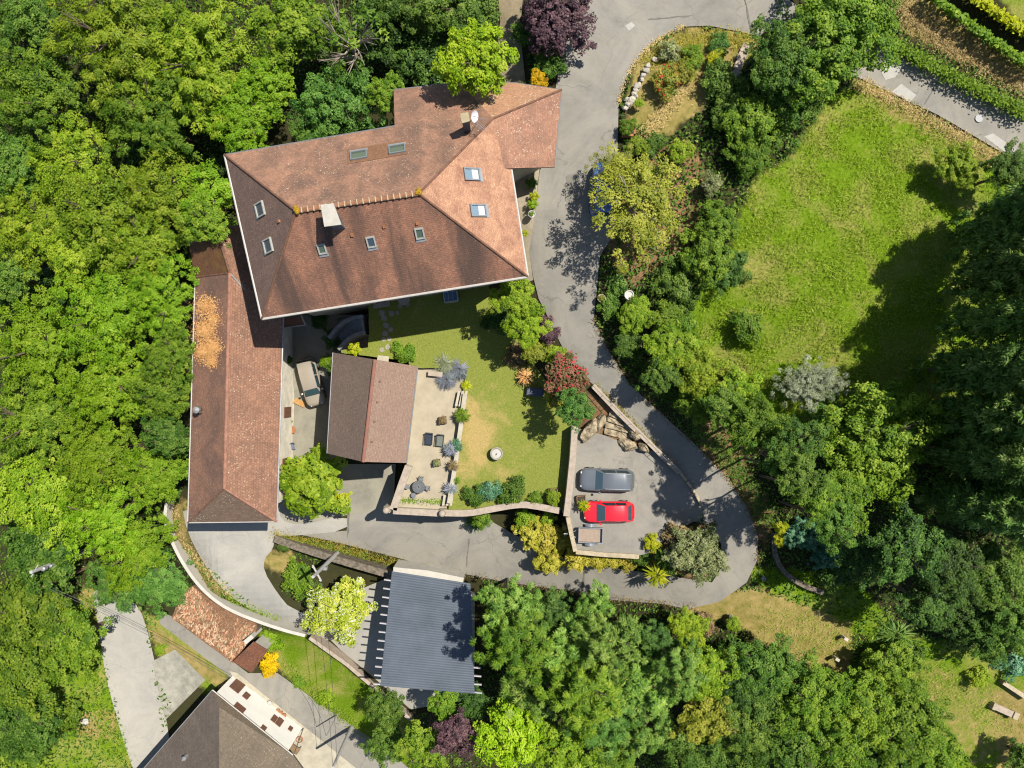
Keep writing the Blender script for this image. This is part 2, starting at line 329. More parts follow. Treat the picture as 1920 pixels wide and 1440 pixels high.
def ground_material():
    m, nt, lk, bs = newmat('ground'); v = pos(nt)
    at = N(nt, 'ShaderNodeAttribute'); at.attribute_name = 'zone'
    sp = nt.new('ShaderNodeSeparateColor'); lk.new(at.outputs['Color'], sp.inputs[0])
    n1 = noise(nt, lk, v, 1.2, 6, 0.7); n2 = noise(nt, lk, v, 0.28, 5, 0.65, 0.6); n3 = noise(nt, lk, v, 6.0, 4, 0.75)
    floor = mixc(nt, lk, n1, (0.018, 0.016, 0.008), (0.045, 0.045, 0.018))
    gA = mixc(nt, lk, ramp(nt, lk, n3, [(0.3, 0.0), (0.7, 1.0)]), A(102,140,20), A(150,180,46))
    gB = mixc(nt, lk, ramp(nt, lk, n3, [(0.3, 0.0), (0.7, 1.0)]), A(168,164,74), A(216,200,128))
    grass = mixc(nt, lk, ramp(nt, lk, n2, [(0.46, 0.0), (0.68, 0.9)]), gA, gB)
    dry = mixc(nt, lk, ramp(nt, lk, n1, [(0.3, 0.0), (0.65, 1.0)]), A(142,140,64), A(208,182,118))
    lit = mixc(nt, lk, ramp(nt, lk, n3, [(0.3, 0.0), (0.7, 1.0)]), A(112,84,56), A(206,164,122))
    def edge(s):
        a = N(nt, 'ShaderNodeMath', operation='ADD'); lk.new(s, a.inputs[0]); mu = N(nt, 'ShaderNodeMath', operation='MULTIPLY_ADD')
        lk.new(n1, mu.inputs[0]); mu.inputs[1].default_value = 0.7; mu.inputs[2].default_value = -0.35; lk.new(mu.outputs[0], a.inputs[1])
        return ramp(nt, lk, a.outputs[0], [(0.4, 0.0), (0.6, 1.0)])
    col = mixc(nt, lk, edge(sp.outputs[2]), floor, grass); col = mixc(nt, lk, edge(sp.outputs[0]), col, dry); col = mixc(nt, lk, edge(sp.outputs[1]), col, lit)
    lk.new(col, bs.inputs['Base Color']); bs.inputs['Roughness'].default_value = 1.0; bs.inputs['Specular IOR Level'].default_value = 0.05
    bump(nt, lk, bs, n3, 0.6, 0.12)
    return m
def build_ground():
    xs = np.concatenate([np.arange(-700, -60, 40), np.arange(-60, 1985, 9), np.arange(1990, 2700, 40)]); ys = np.concatenate([np.arange(-500, -60, 40), np.arange(-60, 1505, 9), np.arange(1510, 2000, 40)])
    X, Y = np.meshgrid(xs, ys); px = X.ravel(); py = Y.ravel(); z = hz(px, py); z = z - 0.03 + 0.02 * np.sin(px * .11) * np.sin(py * .13)
    d = CAMZ - z; V = np.stack([(px-960)/FPX*d, (720-py)/FPX*d, z], 1)
    nx, ny = len(xs), len(ys); idx = np.arange(nx*ny).reshape(ny, nx)
    F = np.stack([idx[:-1, :-1], idx[1:, :-1], idx[1:, 1:], idx[:-1, 1:]], -1).reshape(-1, 4)
    me = bpy.data.meshes.new('ground'); me.from_pydata(V.tolist(), [], F.tolist())
    dry, lit, gr = ground_zones(px, py)
    ca = me.color_attributes.new('zone', 'FLOAT_COLOR', 'POINT'); ca.data.foreach_set('color', np.stack([dry, lit, gr, np.ones_like(gr)], 1).ravel())
    me.polygons.foreach_set('use_smooth', [True]*len(F)); me.materials.append(ground_material())
    o = bpy.data.objects.new('ground', me); COL.objects.link(o); tag(o, kind='structure')
build_ground()
def resample(poly, step, closed=True):
    out = []; n = len(poly)
    for i in range(n if closed else n-1):
        a = np.array(poly[i], float); b = np.array(poly[(i+1) % n], float); k = max(1, int(np.hypot(*(b-a)) / step))
        for j in range(k): out.append(tuple(a + (b-a) * j / k))
    if not closed: out.append(tuple(poly[-1]))
    return out
def chaikin(poly, it=2, closed=True):
    for _ in range(it):
        out = []; n = len(poly)
        for i in range(n if closed else n-1):
            a = np.array(poly[i], float); b = np.array(poly[(i+1) % n], float)
            out += [tuple(a*.75 + b*.25), tuple(a*.25 + b*.75)]
        poly = out if closed else [poly[0]] + out + [poly[-1]]
    return poly
def sheet(name, poly, material, zf=None, off=0.07, step=11, jit=0.0, parent=None, smooth_it=0, skirt=0.0):
    if smooth_it: poly = chaikin(poly, smooth_it)
    B = resample(poly, step)
    if jit: B = [(x + random.gauss(0, jit), y + random.gauss(0, jit)) for x, y in B]
    bx = np.array(B); gx, gy = np.meshgrid(np.arange(bx[:, 0].min(), bx[:, 0].max(), step), np.arange(bx[:, 1].min(), bx[:, 1].max(), step)); gx = gx.ravel(); gy = gy.ravel()
    k = inpoly(gx, gy, B); gx, gy = gx[k], gy[k]
    if len(gx): k = polydist(gx, gy, B) > step*.45; gx, gy = gx[k], gy[k]
    pts = [Vector(p) for p in B] + [Vector((x, y)) for x, y in zip(gx, gy)]; nb = len(B)
    r = delaunay_2d_cdt(pts, [(i, (i+1) % nb) for i in range(nb)], [list(range(nb))], 1, 1e-4)
    q = np.array([(v.x, v.y) for v in r[0]]); z = (hz(q[:, 0], q[:, 1]) if zf is None else zf(q[:, 0], q[:, 1])) + off
    d = CAMZ - z; V = np.stack([(q[:, 0]-960)/FPX*d, (720-q[:, 1])/FPX*d, z], 1).tolist()
    mb = MB(); mb.add(V, [tuple(f)[::-1] for f in r[2]])
    if skirt:
        zb = (hz(bx[:, 0], bx[:, 1]) if zf is None else zf(bx[:, 0], bx[:, 1])) + off
        vs = [P(x, y, 0) for x, y in B]; vs = [((x-960)/FPX*(CAMZ-zz), (720-y)/FPX*(CAMZ-zz), zz) for (x, y), zz in zip(B, zb)]
        lo = [(v[0], v[1], v[2]-skirt) for v in vs]; n = len(vs); mb.add(vs+lo, [(i, (i+1) % n, n+(i+1) % n, n+i) for i in range(n)])
    o = mb.build(name, material, parent)
    bm = bmesh.new(); bm.from_mesh(o.data); bmesh.ops.recalc_face_normals(bm, faces=bm.faces)
    if sum(f.normal.z * f.calc_area() for f in bm.faces) < 0: bmesh.ops.reverse_faces(bm, faces=bm.faces)
    bm.to_mesh(o.data); bm.free(); tag(o, kind='structure'); return o
M = {}
M['road'] = asphalt('road_asphalt', A(184,180,170), 0.9, 0.24)
M['lower'] = asphalt('lower_asphalt', A(186,180,166), 0.7, 0.16)
M['yard'] = asphalt('yard_asphalt', A(206,203,194), 0.5, 0.14)
M['park'] = asphalt('parking_asphalt', A(180,176,167), 0.7, 0.26)
M['court'] = asphalt('courtyard_paving', A(184,180,164), 0.5, 0.26)
M['conc'] = mat('pale_concrete', A(226,216,192), 0.9, 0.2, 1.2)
M['terr'] = mat('terrace_concrete', A(214,200,172), 0.9, 0.16, 0.8)
M['white'] = mat('white_render', A(236,230,216,0.42), 0.85, 0.12, 1.5)
M['cream'] = mat('cream_render', A(228,216,190,0.46), 0.9, 0.15, 1.2)
M['coping'] = mat('stone_coping', A(214,196,176), 0.85, 0.2, 3.0)
M['stone'] = mat('rough_stone', A(150,138,120), 0.95, 0.55, 4.0, bmp=0.8)
M['kerb'] = mat('pale_kerb_stone', A(224,206,172), 0.9, 0.25, 4.0, bmp=0.5)
M['rock'] = mat('weathered_rock', A(214,196,162), 0.95, 0.6, 2.6, bmp=1.0, c2=A(120,104,80))
M['whiterock'] = mat('white_limestone', A(236,226,206), 0.9, 0.25, 3.0, bmp=0.7)
M['wood'] = mat('weathered_wood', A(170,138,104), 0.8, 0.3, 5.0)
M['brown'] = mat('brown_shutter_paint', A(150,104,84), 0.6, 0.15, 3.0)
M['zinc'] = mat('zinc_gutter', A(196,196,196), 0.45, 0.15, 2.0, metal=0.3)
M['gut'] = mat('white_gutter', A(232,226,216), 0.5, 0.1, 2.0)
M['dark'] = plain('dark_metal', (0.02, 0.022, 0.025), 0.5)
M['iron'] = plain('grey_iron', (0.10, 0.105, 0.11), 0.5)
M['black'] = plain('dark_opening', (0.012, 0.012, 0.014), 0.6)
M['glass'] = plain('window_glass', (0.03, 0.045, 0.06), 0.04, 0.0, 0.0, 1.0)
M['terra'] = mat('terracotta', A(206,140,96), 0.85, 0.2, 4.0)
M['pole'] = mat('pole_concrete', A(222,218,212), 0.85, 0.15, 2.0)
M['bark'] = mat('bark', (0.10, 0.075, 0.05), 0.95, 0.4, 6.0, bmp=0.6)
M['greybark'] = mat('pale_bark', (0.26, 0.22, 0.17), 0.95, 0.3, 6.0, bmp=0.5)
def lawnmat(name):
    m, nt, lk, bs = newmat(name); v = pos(nt)
    n1 = noise(nt, lk, v, 0.45, 5, 0.65, 0.4); n3 = noise(nt, lk, v, 7.0, 4, 0.8)
    g = mixc(nt, lk, ramp(nt, lk, n3, [(0.3, 0.0), (0.7, 1.0)]), A(126,142,54), A(176,180,92))
    dr = mixc(nt, lk, ramp(nt, lk, n3, [(0.3, 0.0), (0.7, 1.0)]), A(190,168,96), A(230,200,136))
    ct = P(880, 830, 5.5); sb = nt.new('ShaderNodeVectorMath'); sb.operation = 'DISTANCE'; lk.new(v, sb.inputs[0]); sb.inputs[1].default_value = ct
    mr = N(nt, 'ShaderNodeMapRange'); lk.new(sb.outputs['Value'], mr.inputs[0]); mr.inputs[1].default_value = 0.5; mr.inputs[2].default_value = 6.0; mr.inputs[3].default_value = 0.26; mr.inputs[4].default_value = -0.12
    ad = N(nt, 'ShaderNodeMath', operation='ADD'); lk.new(n1, ad.inputs[0]); lk.new(mr.outputs[0], ad.inputs[1])
    col = mixc(nt, lk, ramp(nt, lk, ad.outputs[0], [(0.48, 0.0), (0.74, 1.0)]), g, dr)
    lk.new(col, bs.inputs['Base Color']); bs.inputs['Roughness'].default_value = 1.0; bs.inputs['Specular IOR Level'].default_value = 0.05; bump(nt, lk, bs, n3, 0.6, 0.05)
    return m
M['lawn'] = lawnmat('lawn_grass')
ROAD = [(1460,-80),(1450,40),(1425,68),(1380,58),(1330,48),(1280,50),(1230,75),(1195,110),(1172,150),(1160,190),(1158,270),(1157,430),(1125,480),(1118,550),(1113,600),(1140,655),(1180,720),(1240,775),
 (1300,830),(1360,890),(1400,950),(1422,1005),(1420,1050),(1400,1092),(1350,1128),(1290,1142),(1240,1132),(1150,1125),(1050,1105),(950,1092),(880,1078),(800,1060),(700,1034),(620,1014),(560,1002),(650,995),
 (655,960),(735,955),(830,950),(900,965),(960,1000),(1040,1040),(1100,1058),(1200,1072),(1335,1092),(1356,1060),(1352,1020),(1332,985),(1312,942),(1270,880),(1200,815),(1150,765),(1113,722),(1085,697),(1065,670),(1050,642),
 (1030,600),(1010,560),(1000,520),(992,470),(1000,420),(1012,320),(1030,290),(1040,180),(1056,60),(1100,-80)]
sheet('road', ROAD, M['road'])
sheet('courtyard', [(520,590),(690,590),(690,660),(640,665),(640,870),(742,870),(737,962),(655,965),(560,985),(525,975),(520,870)], M['court'], off=0.075)
sheet('garage_yard', [(340,945),(525,945),(525,975),(560,985),(655,965),(650,995),(560,1004),(515,1006),(512,1030),(496,1046),(494,1070),(520,1112),(545,1142),(620,1165),(640,1200),(600,1200),(560,1181),(500,1158),(450,1132),(410,1098),(378,1050),(352,1000)], M['yard'], off=0.08, smooth_it=1)
sheet('hangar_yard', [(640,1120),(735,1080),(890,1110),(890,1310),(770,1330),(700,1270),(640,1220),(610,1190)], M['yard'], off=0.05)
sheet('upper_road', [(1440,-30),(1520,30),(1600,70),(1665,95),(1760,140),(1920,212),(2060,280),(2060,390),(1920,302),(1890,292),(1760,216),(1620,150),(1500,90),(1430,50)], M['road'], off=0.07)
sheet('village_road', [(170,1095),(235,1118),(262,1140),(276,1180),(290,1240),(305,1310),(320,1400),(320,1480),(262,1480),(225,1370),(196,1260),(184,1170)], M['yard'], off=0.06, smooth_it=1)
sheet('village_lane', [(300,1145),(330,1160),(465,1262),(520,1262),(560,1290),(600,1320),(660,1360),(720,1400),(800,1470),(640,1470),(600,1425),(560,1388),(500,1325),(430,1268),(300,1170)], M['road'], off=0.05)
sheet('house_pavement', [(430,1258),(445,1262),(580,1370),(680,1450),(640,1480),(540,1480),(520,1400)], M['conc'], off=0.09)
sheet('concrete_pad', [(285,1240),(328,1218),(385,1275),(310,1350),(300,1310)], mat('cracked_pad', A(196,192,176), .9, .35, 1.0), off=0.07)
sheet('courtyard_apron', [(528,668),(545,672),(552,740),(548,860),(530,900),(520,900)], M['conc'], off=0.09)
sheet('sandy_path', [(930,-60),(985,-60),(975,60),(985,150),(960,170),(925,120),(938,40)], mat('sand_path', A(190,172,138), .95, .25, 1.5), off=0.06)
sheet('side_patio', [(930,300),(1012,312),(1008,350),(1000,420),(992,470),(1000,525),(985,530),(940,400)], mat('side_patio_slabs', A(206,192,164), .9, .2, 1.5), off=0.09)
LAWNZ = 5.45; TERZ = 5.0
flat = lambda z: (lambda px, py: np.full(np.shape(px), z))
sheet('lawn', [(692,565),(980,500),(1000,560),(1005,640),(1060,700),(1072,790),(1066,950),(1050,957),(980,946),(915,956),(840,962),(842,935),(868,735),(876,690),(770,690),(765,676),(640,662),(640,656),(690,652),(692,622)], M['lawn'], flat(LAWNZ), 0, jit=0.5)
sheet('terrace', [(765,688),(876,690),(869,735),(843,935),(838,962),(740,958),(752,912),(764,874),(760,860)], M['terr'], flat(TERZ), 0.004)
def parkz(px, py):
    t = np.clip((px - 1225) / 85.0, 0, 1) * np.clip((py - 880) / 40.0, 0, 1); t = t*t*(3-2*t)
    return 6.1 * (1-t) + (hz(px, py) + 0.09) * t
sheet('parking', [(1080,802),(1130,815),(1200,842),(1232,846),(1272,884),(1312,942),(1334,984),(1300,978),(1258,1000),(1225,1035),(1196,1042),(1080,1034),(1068,970),(1070,900)], M['park'], parkz, 0.0)
# pale repair patches and manhole covers on the roads
M['patch'] = mat('pale_patch', A(218,214,204), .9, .1, 2.0)
for nm, pl in (('road_patch', [(1172,48),(1184,41),(1191,48),(1179,58)]), ('road_patch', [(1672,172),(1690,157),(1718,178),(1706,192)]), ('road_patch', [(1845,256),(1862,250),(1905,280),(1892,291)]),
               ('road_patch', [(1650,130),(1668,110),(1688,108),(1700,118),(1678,145),(1660,150)])):
    sheet(nm, pl, M['patch'], off=0.085, step=20)
M['patch2'] = asphalt('dark_patch', A(166,163,154), .4, .2); M['seam'] = mat('tar_seam', A(150,146,136), .9, .3, 3.0)
for pl in ([(1062,330),(1085,322),(1092,372),(1066,380)],[(1130,940),(1130,960),(1200,962),(1200,944)]): 
    if pl[0][1] != 940: sheet('road_patch', pl, M['patch2'], off=0.088, step=20)
for pl in ([(1392,-20),(1395,-20),(1410,62),(1407,62)],[(878,1010),(880,1010),(876,1062),(874,1062)],[(1095,1062),(1097,1062),(1093,1112),(1091,1112)],[(654,950),(657,950),(652,1010),(649,1010)],[(1760,150),(1762,150),(1735,195),(1733,195)],[(1215,35),(1300,28),(1300,30),(1215,37)]):
    sheet('road_seam', pl, M['seam'], off=0.094, step=14, jit=0.7)
# ================================================================ WALLS
def wall(name, label, pts, top, base, th, material, smooth_it=2, cat='wall', cap=None, capw=0.1, coff=0.0):
    q = chaikin(pts, smooth_it, False) if smooth_it else pts
    tops = np.interp(np.linspace(0, 1, len(q)), np.linspace(0, 1, len(top)), top) if not np.isscalar(top) else np.full(len(q), top)
    C = [P(x, y, z) for (x, y), z in zip(q, tops)]
    root = thing(name, label, cat, (C[0].x, C[0].y, base))
    def ribbon(w, z0, z1, nm, m):
        L, Rr = [], []
        for i, c in enumerate(C):
            t = C[min(i+1, len(C)-1)] - C[max(i-1, 0)]; nn = Vector((-t.y, t.x, 0)).normalized()
            L.append(c + nn*w/2); Rr.append(c - nn*w/2)
        n = len(C); vs = []
        for arr, zz in ((L, z1), (Rr, z1), (L, z0), (Rr, z0)):
            for i, p in enumerate(arr): vs.append((p.x, p.y, (tops[i] + zz) if zz is not None else base))
        fs = []
        for i in range(n-1):
            fs += [(i, i+1, n+i+1, n+i), (2*n+i, i, i+1, 2*n+i+1)[::-1], (3*n+i, 3*n+i+1, n+i+1, n+i)[::-1], (2*n+i, 3*n+i, 3*n+i+1, 2*n+i+1)[::-1]]
        fs += [(0, n, 3*n, 2*n), (n-1, 2*n-1, 4*n-1, 3*n-1)[::-1]]
        b = MB(); b.add(vs, fs); o = b.build(nm, m, root, world=True)
        bm = bmesh.new(); bm.from_mesh(o.data); bmesh.ops.recalc_face_normals(bm, faces=bm.faces); bm.to_mesh(o.data); bm.free(); return o
    ribbon(th, None, -0.06 if cap else 0.0, 'wall_body', material)
    if cap: ribbon(th + capw, -0.06, 0.0, 'coping', cap)
    return root
wall('retaining_wall', 'long curved white retaining wall around the gravelly garage yard', [(312,943),(308,975),(320,1012),(340,1052),(367,1092),(397,1122),(432,1145),(482,1165),(532,1182),(572,1192)], [-.0,-.1,-.5,-1.2,-1.7], -5.0, .24, M['white'], cap=M['white'], capw=.05)
wall('boundary_wall', 'straight pale wall running diagonally below the dark metal roof hangar', [(580,1196),(650,1246),(705,1293),(770,1350)], [-1.8,-2.3,-2.6,-2.9], -5.6, .32, M['coping'], 0)
wall('stone_wall', 'rough grey stone wall along the lower road behind the power pole', [(514,1010),(545,1022),(600,1040),(660,1058),(738,1080)], [.15,.2,.25,.4,.5], -2.9, .62, M['stone'])
wall('terrace_wall', 'pale parapet wall on the terrace edge beside the tan roof', [(766,874),(752,912),(737,956)], [5.9,5.9,5.9], 0.0, .5, M['cream'], 0, cap=M['coping'])
wall('terrace_wall', 'straight parapet wall below the round garden table', [(737,958),(829,963)], [5.9,5.9], 0.0, .42, M['cream'], 0, cap=M['coping'])
wall('garden_wall', 'curving pale parapet wall along the bottom of the lawn', [(833,962),(880,963),(920,955),(975,945),(1010,950),(1050,958)], [5.95,6.0,6.1,6.2,6.2], 0.5, .42, M['cream'], cap=M['coping'])
wall('low_wall', 'low white wall with planters between terrace and lawn', [(872,738),(866,785),(857,850),(850,895),(842,944)], [5.85,5.85,5.85], 4.9, .36, M['conc'], 0)
wall('parking_wall', 'grey coped wall between the lawn and the parked cars', [(1078,800),(1074,860),(1067,928),(1062,968)], [7.0,7.0,7.0], 4.6, .4, M['cream'], 0, cap=M['coping'])
wall('parking_wall', 'short thin wall behind the trailer drawbar', [(1065,970),(1071,1000),(1079,1034)], [6.8,6.8,6.8], 1.8, .24, M['cream'], 0, cap=M['kerb'])
wall('parking_wall', 'low pale wall above the yellow hedge beside the trailer', [(1080,1035),(1130,1040),(1198,1044)], [6.6,6.6,6.6], 1.8, .26, M['cream'], 0, cap=M['kerb'])
wall('roadside_wall', 'long straight coped wall between the sloping drive and the stone steps', [(1112,723),(1160,774),(1215,828),(1274,886)], [7.75,7.3,6.95,6.75], 5.2, .3, M['cream'], 0, cap=M['coping'])
wall('edging_wall', 'curved shaded stone edging under the bamboo on the right', [(1452,1000),(1452,1040),(1470,1075),(1505,1098),(1545,1112)], [6.1,5.6,5.2,5.0,4.8], 3.6, .4, M['stone'])
# kerb stones
kr = thing('kerb', 'row of pale kerb stones where the parking meets the drive', 'kerb', G(1278, 890))
kq = chaikin([(1277,889),(1292,908),(1303,925),(1313,943)], 2, False)
for i in range(6):
    t = i / 5.0; j = t * (len(kq)-2); a = kq[int(j)]; b = kq[min(int(j)+1, len(kq)-1)]; f = j - int(j); x = a[0]*(1-f)+b[0]*f; y = a[1]*(1-f)+b[1]*f
    an = math.atan2(-(b[1]-a[1]), b[0]-a[0]); p = P(x, y, 6.32 - .06*i); o = MB().box((0, 0, 0), (.62, .22, .34)).build('kerb_stone', M['kerb'], kr, bevel=0.03); o.location = p - kr.location; o.rotation_euler = (0, 0, an)
for px, py, lb in ((724,957,'round capped gatepost on the terrace corner by the tan roof'), (829,963,'round capped gatepost midway along the garden parapet')):
    g = P(px, py, 6.35); r = thing('wall_post', lb, 'post', (g.x, g.y, 0.2))
    MB().box((g.x, g.y, 3.1), (.5, .5, 5.9)).build('shaft', M['cream'], r, world=True)
    MB().lathe((g.x, g.y, 6.05), [(.24,0),(.3,.05),(.3,.12),(.24,.2),(.28,.3),(.24,.42),(.12,.5)], 18).build('ball_cap', M['coping'], r, world=True, smooth=True)
# ================================================================ ROOFS AND HOUSES
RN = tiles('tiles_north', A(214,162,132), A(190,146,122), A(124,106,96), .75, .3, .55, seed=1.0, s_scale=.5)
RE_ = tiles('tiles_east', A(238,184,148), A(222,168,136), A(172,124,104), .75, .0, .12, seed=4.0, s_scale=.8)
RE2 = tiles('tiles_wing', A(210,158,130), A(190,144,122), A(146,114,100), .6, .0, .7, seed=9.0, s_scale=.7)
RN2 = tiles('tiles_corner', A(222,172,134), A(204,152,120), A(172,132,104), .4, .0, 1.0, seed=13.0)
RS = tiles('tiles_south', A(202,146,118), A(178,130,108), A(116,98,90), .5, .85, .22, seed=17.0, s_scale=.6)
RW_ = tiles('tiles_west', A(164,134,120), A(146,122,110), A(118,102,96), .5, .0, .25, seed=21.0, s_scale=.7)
RT = mat('ridge_tiles', A(186,134,98), .9, .35, 2.5); HT = mat('hip_tiles', A(150,110,88), .9, .4, 2.5); GT = mat('garage_ridge_tiles', A(196,142,118), .9, .3, 2.5)
LICH = mat('mortar_lichen', A(226,206,176), .9, .2, 6.0)
YEL = mat('yellow_lichen', A(214,168,40), .95, .35, 8.0, bmp=.9)
def ridge(parent, a, b, material, spacing=0.36, w=0.13, name='ridge_tile', mortar=False):
    a, b = Vector(a), Vector(b); L = (b-a).length; n = max(2, int(L / spacing)); t = (b-a).normalized(); s = t.cross(Vector((0, 0, 1))).normalized(); up = s.cross(t)
    mb = MB(); k = 7; ring = []
    for e, rr in ((0.0, w*1.08), (L/n*1.04, w)):
        for j in range(k): an = math.pi * j / (k-1); ring.append(Vector((e, math.cos(an)*rr, math.sin(an)*rr*0.8)))
    mb.add(ring, [(j, k+j, k+j+1, j+1) for j in range(k-1)] + [tuple(range(k)), tuple(range(k, 2*k))[::-1]])
    proto = mb.build(name, material, parent)
    Rm = Matrix((t, s, up)).transposed().to_4x4(); inv = rootinv(parent)
    mort = None
    for i in range(n):
        o = proto if i == 0 else mcopy(proto, parent)
        o.matrix_basis = inv @ Matrix.Translation(a + t*(L*i/n)) @ Rm
        if mortar:
            if mort is None: mort = MB().box((0, 0, w*.5), (.07, w*2.3, w*.9)).build('mortar_joint', LICH, parent); q = mort
            else: q = mcopy(mort, parent)
            q.matrix_basis = inv @ Matrix.Translation(a + t*(L*i/n)) @ Rm
def gutter(parent, pts, m, r=.075, name='gutter'):
    MB().tube([Vector(p) + Vector((0, 0, -.03)) for p in pts], r, 8).build(name, m, parent, world=True)
def facing(px, py, tri):           # frame of a roof face at a pixel
    a, b, c = tri; n = (b-a).cross(c-a).normalized(); n = n if n.z > 0 else -n
    u = Vector((-n.y, n.x, 0)).normalized(); v = n.cross(u); v = v if v.z > 0 else -v
    return PL(px, py, a, b, c), u, v, n
GL2 = plain('green_glass', (.05,.07,.045), .05, 0, 0, 1.0); GL3 = plain('pale_glass', (.12,.17,.21), .06, 0, 0, 1.0); BLIND = plain('white_blind', A(226,228,232), .6)
def skylight(parent, px, py, tri, w, h, frame, rot=0.0, opened=False):
    c, u, v, n = facing(px, py, tri)
    if rot: u, v = u*math.cos(rot)+v*math.sin(rot), v*math.cos(rot)-u*math.sin(rot)
    fr = MB(); t = .09
    for s in (-1, 1):
        fr.obox(c + u*s*(w/2-t/2) + n*.05, u*t/2, v*h/2, n*.1); fr.obox(c + v*s*(h/2-t/2) + n*.05, u*(w/2-t), v*t/2, n*.095)
    o = fr.build('skylight', frame, parent, world=True)
    gk = int(px) % 3; MB().obox(c + n*.04, u*(w/2-t), v*(h/2-t), n*.02).build('pane', (M['glass'], GL2, GL3)[gk], o, world=True)
    if px > 850: MB().obox(c + n*.05 + v*(h/4-t/2)*(-1), u*(w/2-t), v*(h/4-t*.6), n*.02).build('blind', BLIND, o, world=True)
    MB().obox(c - v*(h/2+.12) + n*.03, u*(w/2+.05), v*.12, n*.015).build('flashing', M['zinc'], o, world=True)
def walls_under(parent, pts, ztop, zbot, m, inset=0.55, name='wall'):
    c = sum((Vector((p[0], p[1], 0)) for p in pts), Vector()) / len(pts); q = []; n = len(pts)
    for i in range(n):
        a, b, d = Vector(pts[i-1][:2]), Vector(pts[i][:2]), Vector(pts[(i+1) % n][:2]); e1 = (b-a).normalized(); e2 = (d-b).normalized(); sgn = 1 if e1.cross(e2) > 0 else -1
        n1 = Vector((-e1.y, e1.x)); n2 = Vector((-e2.y, e2.x)); k = (n1+n2); k = k / max(.3, k.length_squared/2) if k.length > 1e-3 else n1
        q.append(b + k*inset)
    ar = sum(Vector(pts[i][:2]).cross(Vector(pts[(i+1) % n][:2])) for i in range(n))
    if ar < 0:
        q = []
        for i in range(n):
            a, b, d = Vector(pts[i-1][:2]), Vector(pts[i][:2]), Vector(pts[(i+1) % n][:2]); e1 = (b-a).normalized(); e2 = (d-b).normalized()
            k = Vector((e1.y, -e1.x)) + Vector((e2.y, -e2.x)); q.append(b + k/max(.3, k.length_squared/2)*inset)
    mb = MB(); mb.prism(q, zbot, ztop if not np.isscalar(ztop) else ztop)
    o = mb.build(name, m, parent, world=True)
    bm = bmesh.new(); bm.from_mesh(o.data); bmesh.ops.recalc_face_normals(bm, faces=bm.faces); bm.to_mesh(o.data); bm.free()
    return o, q
EZ = 14.4
NW, SW, SE = P(421,290,EZ), P(491,598,EZ), P(990,519,EZ); RW, RE = P(555,396,18.6), P(785,363,18.6); N1 = P(740,236,EZ)
triN = (NW, N1, RE); triS = (SW, SE, RE); triW = (NW, SW, RW)
N2 = PL(738,168,*triN); N3 = PL(862,154,*triN); HB = PL(925,222,*triN); triE = (RE, HB, SE); E1 = PL(959,318,*triE); E0 = PL(946,316,*triE)
NE = P(1053,168,12.9); N4 = P(965,155,12.6); WE = P(1040,313,12.9); triE2 = (HB, NE, WE)
house = thing('main_house', 'large house with hipped clay-tile roof, skylights and a white chimney', 'house', (N1.x, 11.0, 4.0))
rb = MB()
for mi, pts in enumerate(([NW, N1, N2, N3, HB, RE, RW], [RE, HB, E0, E1, SE], [HB, NE, WE, E0], [N3, N4, NE, HB], [SW, SE, RE, RW], [NW, SW, RW])):
    rb.mi = mi; rb.slab(pts, .16)
roof = rb.build('roof', [RN, RE_, RE2, RN2, RS, RW_], house, world=True)
up = Vector((0, 0, .02))
ridge(roof, RW+up, RE+up, RT, .40, .15, mortar=True)
for a, b in ((RW, NW), (RW, SW), (RE, SE), (RE, HB), (HB, NE)): ridge(roof, b+up, a+up, HT, .36, .075, 'hip_tile')
for p in (RW, RE):
    b = MB(); 
    for j in range(7): b.lathe(p + Vector((random.gauss(0,.09), random.gauss(0,.09), .0)), [(.10,0),(.16,.08),(.12,.2),(.03,.26)], 8)
    b.build('lichen_knob', YEL, roof, world=True)
gutter(house, [NW, SW], M['gut'], .1); gutter(house, [SW, SE], M['gut'], .1); gutter(house, [SE, E1], M['gut'], .08); gutter(house, [NW, N1], M['iron'], .06); gutter(house, [N2, N3, N4, NE, WE], M['iron'], .05)
# beige patch of newer tiles round the two north skylights
c_, u_, v_, n_ = facing(707, 285, triN)
pb = MB(); pb.slab([c_ + u_*a*2.05 + v_*b*.78 + n_*.03 for a, b in ((-1,-1),(1,-1),(1,1),(-1,1))], .02)
pb.build('tile_patch', tiles('tiles_patch', A(172,128,98), A(160,118,92), A(140,104,82), .3, 0, 0, seed=6), roof, world=True)
FRG = mat('grey_skylight_frame', A(172,180,184), .4, .1, 4.0, metal=.3); FRW = mat('pale_skylight_frame', A(206,206,196), .5, .1, 4.0)
for px, py, tri, w, h, fm in ((673,292,triN,1.16,.86,FRG),(745,281,triN,1.16,.86,FRG),(884,327,triE,.86,1.22,FRG),(896,395,triE,.86,1.22,FRG),(489,393,triW,.98,.95,FRW),(504,461,triW,.98,.95,FRW),
                              (604,466,triS,.56,.72,FRW),(696,453,triS,.6,.78,FRW),(787,437,triS,.6,.78,FRW)):
    skylight(roof, px, py, tri, w, h, fm)
for px, py in ((660,440),(720,424),(782,418),(524,415)):
    c, u, v, n = facing(px, py, triS if px > 540 else triW); MB().obox(c + n*.06, u*.09, v*.1, n*.06).build('vent_tile', M['terra'], roof, world=True)
